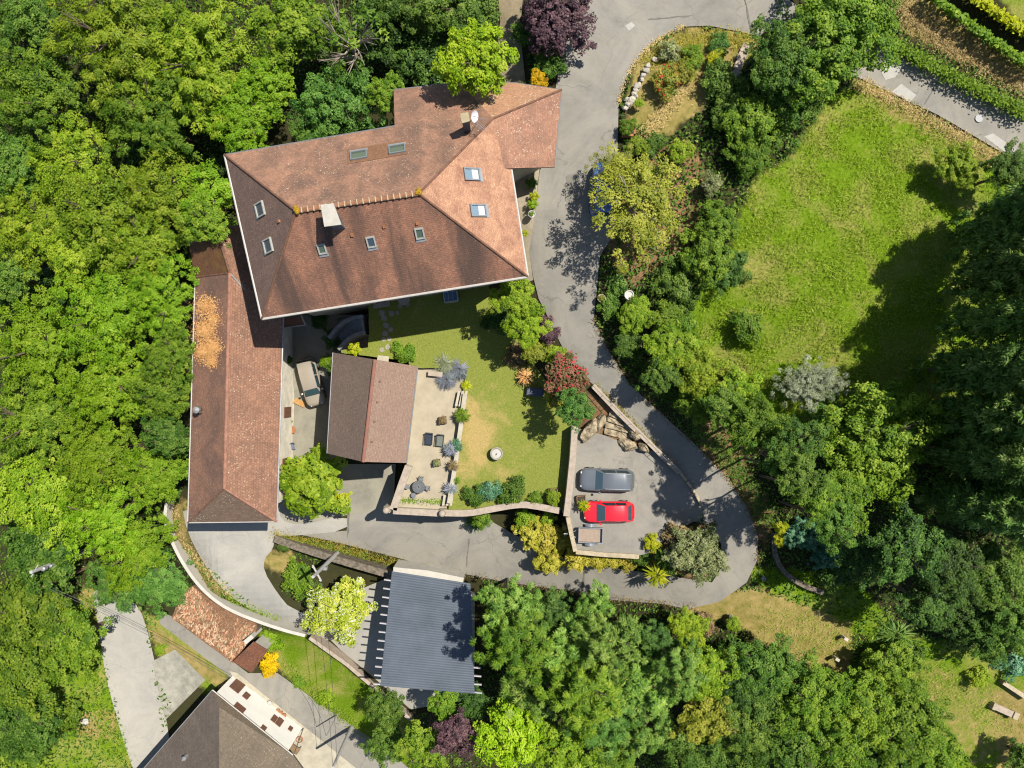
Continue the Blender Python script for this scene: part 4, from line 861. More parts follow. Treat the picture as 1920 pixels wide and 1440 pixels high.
# ---- top middle
T_('M',560,60,85,11.5,'g2','green tree at the top left of the bare branched tree')
T_('M',505,150,55,10,'g0','light green tree above the middle of the house north gutter')
T_('L',640,195,88,12,'g5','bluish green tree against the house north gutter')
T_('M',585,255,42,10,'g3','dark green small tree at the house north gutter')
T_('M',722,175,38,12.5,'g2','small green tree at the notch of the house roof')
T_('V',660,85,80,13,'g2','half-bare tree with tangled grey branches above the house', bark='greybark', sq=.7)
T_('M',610,60,50,11.5,'g2','leafy green tree left of the tangled bare branches')
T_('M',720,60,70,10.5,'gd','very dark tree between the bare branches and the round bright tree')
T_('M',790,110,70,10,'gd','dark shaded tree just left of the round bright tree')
T_('M',860,15,75,13,'g3','dark green tree at the top edge left of the sandy path')
T_('M',760,10,60,12,'g3','dark green tree at the top edge above the bare branches')
T_('R',892,112,80,17.6,'g6','bright round lime tree overhanging the house roof')
T_('M',1045,35,78,15,'pu','dark purple-leaved tree at the top beside the road')
T_('S',1032,118,32,12.2,'g3','dark green bush under the purple tree by the road')
T_('S',1008,148,19,12.4,'go','small golden yellow bush at the house north-east corner')
T_('S',985,60,30,12,'g3','green bush along the sandy path under the purple tree')
# ---- hedge east of the garden
T_('M',966,562,46,12.4,'g1','bright lime tree at the house south-east corner')
T_('M',985,608,48,11.8,'g0','bright green tree next to the purple bush along the drive')
T_('S',1024,622,28,9.2,'pu','purple smoke bush at the edge of the drive')
T_('S',1008,658,30,8.6,'ac','yellowish bush in front of the purple bush')
T_('S',1042,662,20,8.6,'g1','small green bush between the purple bush and the red shrub')
T_('S',1062,705,48,10.6,'rd','large shrub with red young leaves beside the drive')
T_('M',1077,765,38,12,'g5','green tree at the corner of the parking wall')
T_('S',1040,750,22,8.4,'ac','yellow-green bush below the red shrub')
T_('S',955,600,30,6.6,'gd','dark shaded bush on the lawn edge by the lime tree')
T_('S',975,665,30,6.6,'br','brownish shaded plants at the lawn edge')
T_('S',925,600,22,6.4,'gd','dark low bush beneath the house corner in shadow')
# ---- yard, terrace and lawn plants
T_('B',588,902,72,6.2,'g1','large-leaved bright tree in the lower yard beside the garage')
T_('S',640,938,22,3,'yl','lime bush beside the yard tree')
T_('S',666,655,13,6.4,'yl','neat round lime bush by the curved steps')
T_('S',757,664,26,6.5,'g2','bush with pale flowers at the top of the terrace')
T_('S',612,677,14,3.4,'g0','small fresh green bush behind the beige car')
T_('S',625,690,16,3.4,'g3','darker bush against the outbuilding behind the beige car')
T_('S',540,675,10,3.2,'gd','tiny dark bush at the garage wall in shadow')
T_('S',600,600,22,4,'gd','dark plant by the porch in shadow')
T_('S',625,640,20,4,'gd','dark fern at the foot of the curved steps')
T_('S',893,932,26,6.9,'g3','dark green shrub at the bottom left of the lawn')
T_('S',920,922,24,6.9,'bg','blue-green spiky shrub at the bottom of the lawn')
T_('S',962,924,30,7,'g3','deep green round shrub at the bottom of the lawn')
T_('S',1005,935,16,6.5,'g2','small shrub near the corner box planter of the lawn')
T_('S',1038,932,18,7,'g1','bright shrub growing in the box planter at the lawn corner')
T_('S',905,975,20,4.5,'g2','spiky plant at the foot of the garden wall')
# ---- below the parking
T_('B',1000,1000,34,5,'ye','yellow-leaved hedge bush nearest the garden wall')
T_('B',1045,1010,40,5.2,'ye','big yellow-leaved hedge bush below the trailer corner')
T_('B',1030,1045,34,4.6,'ye','yellow-leaved bush drooping onto the lower road')
T_('S',985,975,22,4.6,'g1','lime bush under the curving garden wall')
T_('S',1030,972,20,4.8,'g1','green bush in the corner under the garden wall')
for i, x in enumerate((1085,1118,1150,1182)):
    T_('S',x,1050,24,5.6,'ye',['first','second','third','fourth'][i] + ' pale yellow hedge bush from the left under the trailer wall','yellow hedge under the parking')
T_('M',1305,1038,58,9.6,'ol','grey-green olive tree at the bend of the drive')
T_('S',1268,1000,30,7.5,'br','brownish shrub on the upper left of the olive tree')
T_('S',1222,1020,18,7.2,'yl','lime fan-leaved bush left of the olive tree')
T_('S',1205,1048,20,6.4,'g3','dark bush at the end of the yellow hedge')
T_('S',1255,1060,26,6.6,'g3','dark green bush under the olive tree')
# ---- island by the upper road
T_('S',1246,150,34,12.6,'rf','bush with red flowers on the island beside the white rocks')
T_('S',1276,285,27,12.6,'g1','lime bush right of the parked blue car tree')
T_('S',1198,193,11,11.6,'g0','small lime bush at the foot of the white rocks')
T_('S',1255,95,24,12,'ol','grey-green bush at the top of the island')
T_('S',1300,110,30,12.3,'g2','green bush in the middle of the island')
T_('S',1350,85,26,12.2,'g5','bluish low bush at the top right of the island')
T_('S',1340,110,20,12.2,'yl','lime bush right of centre on the island')
T_('S',1280,135,28,12.2,'ac','olive-yellow bush beside the red flowers')
T_('S',1230,265,22,12,'g3','green bush right of the brick planter')
T_('S',1215,285,18,11.8,'gd','dark bush just above the yellowish acacia tree')
T_('A',1195,382,110,16.5,'ac','airy yellowish acacia tree over the parked blue car', bark='greybark', sq=.6)
T_('A',1150,320,50,13.6,'ac','airy yellow tree side leaning over the blue car bonnet', bark='greybark', sq=.5)
T_('S',1195,272,22,12.8,'g1','lime bush at the top of the acacia tree')
# ---- right: trees by the upper road
T_('L',1570,60,125,18,'g2','very big green tree at the top beside the upper road')
T_('L',1480,110,85,17,'g3','deep green tree left of the very big one at the top')
T_('M',1490,175,70,15,'g3','deep green tree below the very big tree')
T_('M',1410,235,62,14.4,'g2','rounded green tree above the meadow edge')
T_('M',1375,200,50,13.4,'g3','dark green tree on the shaded side of the island')
T_('M',1405,290,45,13.4,'g2','green tree on the upper left edge of the meadow')
T_('S',1350,150,40,13,'g3','dark bush beside the path slabs')
T_('M',1345,420,45,13.4,'g2','green tree right of the acacia')
T_('M',1325,480,62,13.4,'g2','leafy green tree on the meadow edge below the acacia')
T_('M',1270,535,58,12,'g3','deep green tree between acacia and meadow')
T_('M',1360,500,45,12.6,'g5','bluish green shrubby tree jutting into the meadow')
T_('S',1335,345,24,12.8,'ol','pale slender bush at the meadow corner')
T_('R',1190,592,37,11.6,'g1','neat round bright bush beside the bend in the drive', cat='shrub')
T_('S',1140,575,28,10,'g3','dark glossy bush at the edge of the drive')
T_('S',1165,535,24,9.8,'g4','soft dark bush below the acacia shadow')
T_('S',1245,595,36,11.6,'g2','green bush right of the neat round bush')
T_('S',1172,640,30,11,'g3','dark bush below the neat round bush')
T_('S',1280,610,34,11,'g2','green bush at the left rim of the meadow')
T_('M',1258,653,52,12.6,'g1','bright hedge tree along the drive, upper one')
T_('M',1312,698,56,12.8,'g1','bright hedge tree along the drive, middle one')
T_('M',1240,703,40,12.4,'g3','dark hedge tree overhanging the drive')
T_('M',1305,752,42,11.6,'g2','green hedge tree at the inner edge of the drive')
T_('M',1378,745,56,14,'g1','bright hedge tree at the meadow bottom left')
T_('M',1420,800,60,16,'g2','green hedge tree above the bend of the drive')
T_('M',1362,768,44,14.5,'g3','deep green hedge tree above the drive bend')
T_('S',1402,612,40,12,'g2','lone green bush standing in the meadow')
T_('A',1500,725,52,13.4,'si','silvery feathery tree at the bottom of the meadow', bark='greybark')
T_('A',1545,715,45,13,'si','silvery grey feathery tree beside the other silver one', bark='greybark')
T_('L',1645,830,128,17,'g2','largest yellow-green tree at the bottom right of the meadow')
T_('M',1575,938,62,17,'g2','bright leafy tree below the largest meadow tree')
T_('M',1500,828,52,18.5,'g3','dark tree left of the largest meadow tree')
T_('M',1500,893,50,20,'g3','dark leafy tree above the bamboo clump')
T_('M',1470,862,48,18,'g3','shaded tree at the outer bend of the drive')
T_('M',1555,780,42,12.6,'g3','dark tree between the silver trees and the largest tree')
T_('M',1795,312,44,14.4,'g1','round green tree at the right of the meadow')
T_('M',1892,318,48,16,'g3','dark tree at the right edge near the upper road end')
RC = 'dark conifers along the right edge'
for x,y,r,t,l in ((1977,376,60,20,'topmost dark conifer on the right edge'),(1932,423,45,18,'dark conifer casting shade on the meadow top right'),(1982,487,65,22,'dark conifer cut by the right edge level with the meadow middle'),
 (1957,582,62,22,'dark tufted conifer level with the meadow lower half'),(1912,688,62,21,'dark conifer with pale tips beside the meadow shadow'),(1977,688,60,22,'dark conifer at the right edge level with the silver trees'),
 (1922,784,62,20,'tufted dark conifer right of the largest meadow tree'),(1987,815,55,20,'conifer cut by the right edge beside the largest tree'),(1882,858,52,18,'dark conifer touching the largest meadow tree'),
 (1952,900,62,18,'dark conifer right of and below the largest tree'),(1872,953,55,16,'dark conifer below right of the largest tree'),(1987,996,50,15,'dark conifer low on the right edge')):
    T_('C',x,y,r,t+4.5,'g4',l,RC)
T_('M',1700,1030,75,17,'gd','dark shaded tree below the largest meadow tree')
T_('M',1780,1060,65,16,'gd','shaded tree with a few lit tips right of centre bottom')
T_('M',1862,1075,72,13,'g3','green tree with yellow tips low on the right edge')
T_('M',1740,1130,60,13,'gd','shaded tree near the spiky yucca')
T_('M',1900,1170,55,10,'g3','dark green tree on the right edge above the stone bench')
T_('M',1810,1165,52,8,'gd','shaded tree above the clearing with the stone bench')
T_('M',1625,1035,60,14,'gd','dark tree added for shade left of the other shaded trees below the largest one')  # added dark tree, there to shade the ground left of it
T_('S',1570,1070,40,7,'gd','dark undergrowth bush below the bamboo')
T_('S',1900,1235,40,5.5,'bg','bluish shrub in the shade above the stone bench')
T_('T',1510,1000,34,9,'bg','blue-green bamboo-like clump by the outer bend')
T_('T',1545,1040,30,7.6,'bg','shaded blue-green clump below the bamboo-like one')
T_('S',1462,990,15,8.2,'yl','bright lime fern clump at the outer bend, upper one')
T_('S',1462,1012,14,7.8,'yl','bright lime fern clump at the outer bend, lower one')
T_('S',1832,1268,26,5,'g1','bright bush left of the stone bench')
# ---- bottom right wood
BR = 'trees of the lower right wood'
for k,x,y,r,t,m,l in (('M',1672,1246,56,7.4,'g2','tree standing out over the grass clearing at the lower right'),('L',1430,1250,72,9.5,'g3','deep green tree at the clearing edge below the bend'),('L',1520,1310,85,9.5,'g2','broad green tree in the middle of the lower right wood'),
 ('M',1330,1260,60,8.6,'g1','bright lime tree where the cypresses meet the lower right wood'),('M',1290,1180,40,7.6,'g1','lime bushy tree at the right end of the cypress row'),('M',1610,1330,72,9,'g2','pale green tree in the wood below the white posts'),('L',1690,1360,88,8.6,'g2','large light tree at the right side of the lower wood'),
 ('L',1400,1350,85,9,'g3','dark green tree low in the wood right of the cypresses'),('L',1480,1410,80,8,'g3','deep green tree at the bottom edge, middle of the wood'),('M',1330,1340,65,8.4,'ac','olive-coloured tree beside the cypresses'),('L',1310,1420,80,8,'g3','dark tree at the bottom edge right of the cypresses'),
 ('M',1570,1400,65,8,'g2','green tree at the bottom edge of the lower wood'),('M',1745,1420,58,6.5,'g2','green tree at the bottom edge right of the wood'),('M',1660,1420,60,7,'g3','dark tree between two pale ones at the bottom edge'),('M',1395,1290,45,8.6,'gd','shaded tree in the hollow of the lower wood'),
 ('M',1592,1292,36,6.6,'g2','small tree by the lower white post')):
    T_(k,x,y,r,t,m,l,BR)
T_('S',1375,1170,16,5.2,'g1','small bright bush by the pale stone on the grass')
T_('S',1320,1168,26,4.6,'br','brownish low bush at the grass edge below the bend')
# ---- cypress row and bottom middle
CY = 'cypress trees right of the hangar'
for x,y,r,t,l in ((950,1140,55,8.5,'cypress tree touching the top right corner of the hangar'),(1030,1148,55,9,'cypress tree at the top of the group by the lower road'),(1112,1142,52,9,'cypress tree overhanging the lower road'),(965,1200,75,10.5,'cypress tree against the right side of the hangar'),
 (1060,1205,78,11,'tall cypress in the middle of the group'),(1150,1205,62,10,'cypress tree right of the tall middle one'),(1228,1205,52,9,'cypress tree near the pale road patch'),(990,1285,72,10,'cypress tree below the hangar right corner'),(1090,1290,80,10.5,'cypress tree low in the middle of the group'),
 (1190,1275,80,10.5,'large cypress at the lower right of the group'),(1270,1250,50,9,'cypress at the right end of the group'),(1130,1355,70,9,'cypress tree at the bottom of the group'),(1220,1360,70,9,'lowest right cypress of the group')):
    k_ = _cnt[0] % 5; T_('T',x,y,int(r*(.82,1.0,.9,1.05,.86)[k_]),t+(-2.2,1.6,-.6,2.4,0)[k_],('th','g2','th','th','g5')[k_],l,CY)
T_('M',965,1380,80,7.6,'g6','bright lime maple at the bottom edge below the cypresses')
T_('M',1050,1410,62,7.4,'g1','bright leafy tree at the bottom edge beside the lime maple')
T_('M',1150,1430,55,6,'g2','green tree at the bottom edge under the cypresses')
T_('M',858,1380,46,5.6,'pu','dark purple tree at the bottom below the hangar')
T_('M',835,1318,36,4,'g2','green tree at the lower edge of the hangar roof')
T_('M',795,1400,52,4.6,'g2','green tree left of the dark purple one at the bottom')
T_('M',722,1330,42,1.4,'g3','dark green tree over the end of the diagonal wall')
T_('M',722,1395,40,1.2,'g3','dark green tree at the side of the village lane')
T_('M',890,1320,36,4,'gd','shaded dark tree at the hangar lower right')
# ---- by the hangar and lane
T_('M',636,1140,66,3.2,'wh','pale tree covered in white blossom left of the hangar')
T_('S',558,1085,40,.8,'g2','rounded green bush by the power pole')
T_('S',585,1110,26,.5,'g3','darker green bush below the power pole')
T_('S',535,1025,14,.4,'g3','small dark bush at the left end of the stone wall')
T_('S',508,1246,24,-3.2,'go','brilliant yellow bush beside the tiny shed')
T_('S',505,1200,26,-3.0,'g0','fresh green bush between the shed and the curved wall')
T_('S',612,1308,22,-4.2,'g1','clipped lime bush at the edge of the village lane')
T_('S',560,1278,16,-4.6,'g2','small bush right of the brilliant yellow one')
T_('S',300,1218,12,-4.8,'g1','small round green bush on the verge by the concrete pad')
# ---- creeper on the garage roof
def roofclump(name, label, pts, lm, cat):
    c = P(*pts[0][:2], 9.0); root = thing(name, label, cat, (c.x, c.y, 8.2)); rng = np.random.default_rng(5); pp = []; 
    for x, y, r in pts:
        k = int(r*r*4.6); a = rng.uniform(0, 6.28, k); q = np.abs(rng.normal(0, .5, k))*r
        for xx, yy in zip(x+q*np.cos(a), y+q*np.sin(a)): v = PL(xx, yy, ga[0], ga[1], g2); pp.append((v.x, v.y, v.z + .03 + rng.uniform(0, 1)**2*.3))
    pp = np.array(pp) - np.array(root.location); n = len(pp)
    me = leaves_mesh('foliage', pp, rng.normal(size=(n,3))*.6+np.array([.2,.1,.8]), rng.normal(size=(n,3)), rng.uniform(.08,.18,n), rng.uniform(.03,.07,n), rng.normal(.55,.25,n), rng.uniform(0,1,n))
    me.materials[0] = LM[lm]; o = bpy.data.objects.new('foliage', me); link(o, root)
roofclump('creeper', 'dry orange creeper lying on the garage roof', [(388,575,22),(400,600,16),(385,620,24),(400,650,20),(384,660,22),(398,678,14)], 'dr', 'creeper')
# ---- flower beds: tufts of blades
def tuft(name, label, px, py, r, h, n, z, lm, cat='plant', w=.05, group=None, droop=.5, base=None):
    rng = np.random.default_rng(int(px*7+py)); c = P(px, py, z); R = r/FPX*(CAMZ-z); root = thing(name, label, cat, c, 0, group)
    a = rng.uniform(0, 6.28, n); l = rng.uniform(.55, 1.05, n)*R; t = rng.uniform(.2, 1, n); d = np.stack([np.cos(a), np.sin(a), np.full(n, .0)], 1)
    ctr = d*(l*.55)[:, None] + np.stack([np.zeros(n), np.zeros(n), h*(.3 + .6*(1-t))], 1); tan = d + np.array([0,0,1.0])*(.9 - 1.2*t)[:, None]
    nr = np.array([0,0,1.0]) + d*.3 + rng.normal(size=(n,3))*.25
    me = leaves_mesh('blades', ctr, nr, tan, l*1.0, np.full(n, w), rng.normal(.5,.2,n), rng.uniform(0,1,n)); me.materials[0] = LM[lm]; link(bpy.data.objects.new('blades', me), root); return root
tuft('lavender', 'lavender clump nearest the lawn at the terrace top',862,692,26,.7,420,TERZ,'lv',w=.05); tuft('lavender','grey-green lavender clump right of the terrace bench',835,682,26,.7,420,TERZ,'si',w=.05)
tuft('lavender','violet lavender spilling over the terrace paving',838,712,24,.6,380,TERZ,'lv',w=.045); tuft('flowering_plant','yellow-flowered plant at the end of the slatted bench',876,722,12,.7,160,TERZ,'yl',w=.08)
tuft('planter_plant','mixed green plant in the middle of the low white wall',868,778,18,.6,220,5.6,'g2',w=.07); tuft('lavender','purple lavender on the low wall beside the loungers',846,842,17,.6,260,5.6,'lv',w=.05); tuft('lavender','grey lavender on the low wall right of the loungers',856,835,16,.6,260,5.6,'bg',w=.05)
tuft('planter_plant','brown withered plant on the low white wall',850,872,13,.5,180,5.6,'br',w=.07); tuft('lavender','dusky lavender near the bottom of the low white wall',845,915,16,.5,260,5.5,'lv',w=.05); tuft('planter_plant','small green plant at the lower end of the low wall',856,900,9,.4,90,5.6,'g2',w=.06)
tuft('cordyline','straw-coloured spiky plant at the lawn edge by the red shrub',985,706,20,1.0,90,5.6,'dr',w=.09); tuft('yucca','large spiky yucca in the lower right clearing',1668,1182,44,1.6,150,3.4,'g4',w=.09); tuft('spiky_plant','spiky dark plant at the foot of the garden wall by the road',893,975,26,1.0,90,1.2,'g4',w=.09)
tuft('palm','fan palm with drooping leaves left of the olive tree',1228,1072,28,1.6,80,5.2,'yl',w=.16); tuft('palm','darker fan palm behind the other palm',1240,1040,22,1.4,80,6.0,'g3',w=.14)
tuft('potted_plant','feathery plant in the wooden planter before the red car',1093,946,14,1.1,130,6.5,'yl',w=.06)
# ---- verge strips and vines
def verge(name, label, pts, w, h, n, lm, zoff=0.05, zf=None, cat='verge', kind=None, blade=.26, bw=.032):
    rng = np.random.default_rng(len(label)*31+n); q = np.array(resample(chaikin(pts, 2, False), 6, False)); i = rng.integers(0, len(q), n); p = q[i] + rng.normal(0, w*.42, (n, 2))
    z = (hz(p[:,0], p[:,1]) if zf is None else np.full(n, zf)) + zoff + rng.uniform(0, 1, n)*h; d = CAMZ - z; V = np.stack([(p[:,0]-960)/FPX*d, (720-p[:,1])/FPX*d, z], 1)
    nm = rng.normal(size=(n,3))*.45 + np.array([0,0,.9]); me = leaves_mesh(name, V, nm, rng.normal(size=(n,3)), rng.uniform(.6,1.3,n)*blade, rng.uniform(.7,1.3,n)*bw, rng.normal(.5,.2,n), rng.uniform(0,1,n)); me.materials[0] = LM[lm]
    o = bpy.data.objects.new(name, me); COL.objects.link(o); return tag(o, label, cat, None, 'stuff')
LM['gv'] = leafmat('grass_green', LC(92,130,24), LC(134,166,46), LC(176,192,84), .2); LM['gs'] = leafmat('grass_straw', LC(160,144,80), LC(206,184,122), LC(234,214,160), .2); LM['gm'] = leafmat('grass_mixed', LC(110,118,28), LC(164,156,58), LC(206,184,100), .2)
verge('roadside_grass','dry grass and weeds along the top of the stone wall',[(515,1003),(560,1012),(620,1022),(700,1045),(740,1055)],14,.25,1500,'gm'); verge('roadside_grass','green weeds along the stone wall',[(520,1006),(600,1020),(690,1048)],8,.3,600,'gv')
verge('roadside_grass','green strip along the inside of the curved white wall',[(430,1120),(470,1142),(520,1160)],10,.2,600,'gv'); verge('roadside_grass','straw-coloured grass along the garage yard edge',[(325,955),(335,1000),(360,1040),(400,1085),(430,1115)],14,.15,900,'gs')
verge('terrace_weeds','green weeds in the bed at the bottom of the terrace',[(756,938),(790,940),(825,940)],7,.2,300,'gv',zf=TERZ); verge('roadside_grass','weeds along the white strip above the hangar',[(790,1062),(830,1070),(865,1080)],9,.3,420,'g2' if False else 'gv')
verge('roadside_grass','straw and weeds along the wall above the stone steps',[(1118,722),(1170,772),(1225,832)],7,.15,420,'gm'); verge('roadside_grass','dry verge along the upper right road',[(1615,155),(1700,200),(1780,245),(1880,300)],15,.15,3000,'gs')
verge('hedge','dark hedge between the upper road and the straw field',[(1640,60),(1720,110),(1800,150),(1930,215)],17,1.0,4200,'g2',cat='hedge',blade=.24,bw=.12); verge('vine_and_shade_row','bright vine row at the top right corner',[(1810,-20),(1870,25),(1940,70)],12,1.2,1800,'yl',cat='vines',blade=.3,bw=.2); verge('vine_and_shade_row','dark vine row across the straw field',[(1745,-10),(1830,55),(1940,130)],10,1.4,1800,'g2',cat='vines',blade=.3,bw=.2)  # last strip here is leaves standing in for the vine row's cast shadow
verge('straw_grass','straw-coloured field between the dark vine row and the hedge',[(1690,10),(1790,80),(1940,170)],36,.25,9000,'gs'); verge('island_grass','dry grass on the roadside island',[(1215,120),(1290,70),(1400,75)],22,.2,3200,'gm'); verge('island_grass','straw grass beside the red-flowered bush',[(1290,155),(1240,215),(1215,250)],18,.2,2000,'gs')
verge('lane_flowers','bright weeds along the village lane',[(535,1250),(575,1290),(640,1345),(690,1380)],14,.5,1400,'gv'); verge('bank_grass','tall green grass on the bank by the village road',[(170,1120),(160,1250),(190,1340),(230,1430)],26,.3,3000,'gv')
verge('climbers','dark green creeper covering the bank outside the drive bend',[(1300,800),(1360,850),(1410,920),(1440,980)],26,.3,2600,'g4',cat='ground cover'); verge('ground_cover','green bank plants between the drive and the meadow',[(1180,650),(1240,730),(1300,770)],20,.5,1800,'g3',cat='ground cover')
# ---- meadow grass
def meadow():
    rng = np.random.default_rng(3); n = 120000; x = rng.uniform(1270, 1980, n); y = rng.uniform(150, 800, n); k = soft(x, y, MEADOW, 40) > rng.uniform(.25, .75, n); x, y = x[k], y[k]
    f = np.sin(x*.045+1.3*np.sin(y*.03))*np.sin(y*.05+1.1*np.sin(x*.021)); k = rng.uniform(0,1,len(x)) < .55 + .45*f; x, y, f = x[k], y[k], f[k]; n = len(x)
    z = hz(x, y) + rng.uniform(.03, .25, n); d = CAMZ - z; V = np.stack([(x-960)/FPX*d, (720-y)/FPX*d, z], 1)
    me = leaves_mesh('meadow_grass', V, rng.normal(size=(n,3))*.7 + np.array([0,0,.7]), rng.normal(size=(n,3)), rng.uniform(.14,.4,n), rng.uniform(.025,.055,n), rng.normal(.45,.2,n) + .12*f, rng.uniform(0,1,n)); me.materials[0] = LM['gv']
    o = bpy.data.objects.new('meadow_grass', me); COL.objects.link(o); tag(o, 'long bright green grass of the meadow', 'grass', None, 'stuff')
meadow()

# ---- undergrowth wherever the wood's floor is open
def undergrowth():
    rng = np.random.default_rng(11); n = 150000; x = rng.uniform(-60, 1980, n); y = rng.uniform(-60, 1500, n)
    keep = np.ones(n, bool)
    for pl in ([(1075,715),(1120,712),(1330,950),(1240,1045),(1065,1045)], ROAD, [(340,500),(540,560),(740,660),(1070,800),(1075,1045),(740,975),(660,1000),(560,1010),(520,1110),(620,1160),(650,1230),(560,1200),(330,1010),(330,930)], [(420,280),(740,160),(1055,160),(1000,530),(490,620)], MEADOW, [(1440,-30),(1665,95),(2060,280),(2060,390),(1620,150)], [(690,520),(1000,500),(1100,800),(1320,940),(1240,1040),(1080,1040),(830,970),(690,900)], [(170,1095),(262,1140),(320,1480),(262,1480),(184,1170)], [(290,1100),(480,1170),(560,1270),(820,1480),(500,1480),(260,1480),(330,1330),(280,1240),(300,1170)], [(480,1180),(570,1190),(780,1350),(760,1440),(640,1370),(520,1250)], [(600,1060),(900,1080),(900,1320),(760,1340),(620,1220)], [(1195,110),(1290,52),(1425,75),(1340,180),(1260,250),(1170,220)], [(1250,1130),(1420,1110),(1600,1170),(1590,1290),(1480,1240),(1380,1170)], [(1720,1240),(1940,1240),(1940,1460),(1850,1460),(1760,1330)], [(935,-60),(985,-60),(985,150),(935,150)], [(1680,-60),(2000,-60),(2000,200),(1700,60)]):
        keep &= ~(inpoly(x, y, pl) | (polydist(x, y, pl) < 3))
    x, y = x[keep], y[keep]; n = len(x); z = hz(x, y) + rng.uniform(.03, .5, n) ** 1.5; d = CAMZ - z; V = np.stack([(x-960)/FPX*d, (720-y)/FPX*d, z], 1)
    f = np.sin(x*.05+2*np.sin(y*.03))*np.sin(y*.06+2*np.sin(x*.02))
    me = leaves_mesh('undergrowth', V, rng.normal(size=(n,3))*.5 + np.array([0,0,.8]), rng.normal(size=(n,3)), rng.uniform(.16,.42,n), rng.uniform(.08,.2,n), rng.normal(.45,.2,n) + .2*f, rng.uniform(0,1,n)); me.materials[0] = LM['g3']
    o = bpy.data.objects.new('undergrowth', me); COL.objects.link(o); tag(o, 'low green undergrowth on the floor of the woods and banks', 'undergrowth', None, 'stuff')
undergrowth()

T_('M',1530,930,46,19,'g2','tall green tree added on the bank to shade the drive bend')  # added for the shadow it throws on the drive bend
T_('M',1565,985,48,18,'g3','tall tree added to shade the outer bend of the drive')  # another crown added to darken the bend with its shadow
T_('S',1700,1225,34,5,'g3','dark bush between the yucca and the clearing')
T_('M',1925,1425,42,6,'g3','dark tree in the bottom right corner')
T_('M',1860,1200,50,9,'g3','deep green tree casting shade on the clearing top')
verge('road_debris','dry leaves and grit along the outer edge of the drive',[(1113,600),(1140,655),(1180,720),(1240,775),(1300,830),(1360,890),(1400,950),(1422,1005),(1420,1050)],9,.04,1200,'br',zoff=.09,blade=.12,bw=.07)
verge('road_debris','dry leaves along the lower road edge by the cypresses',[(870,1078),(950,1092),(1050,1105),(1150,1122),(1240,1130),(1300,1138)],9,.04,900,'br',zoff=.09,blade=.12,bw=.07)
verge('road_debris','dry grass along the edge of the island road',[(1280,50),(1230,75),(1195,110),(1172,150),(1160,190)],7,.06,700,'gs',zoff=.09,blade=.14,bw=.05)
verge('clearing_grass','patchy grass over the lower right clearing',[(1440,1170),(1560,1190),(1680,1260),(1800,1290),(1900,1380)],60,.12,4500,'gv',zoff=.04,blade=.22,bw=.03)
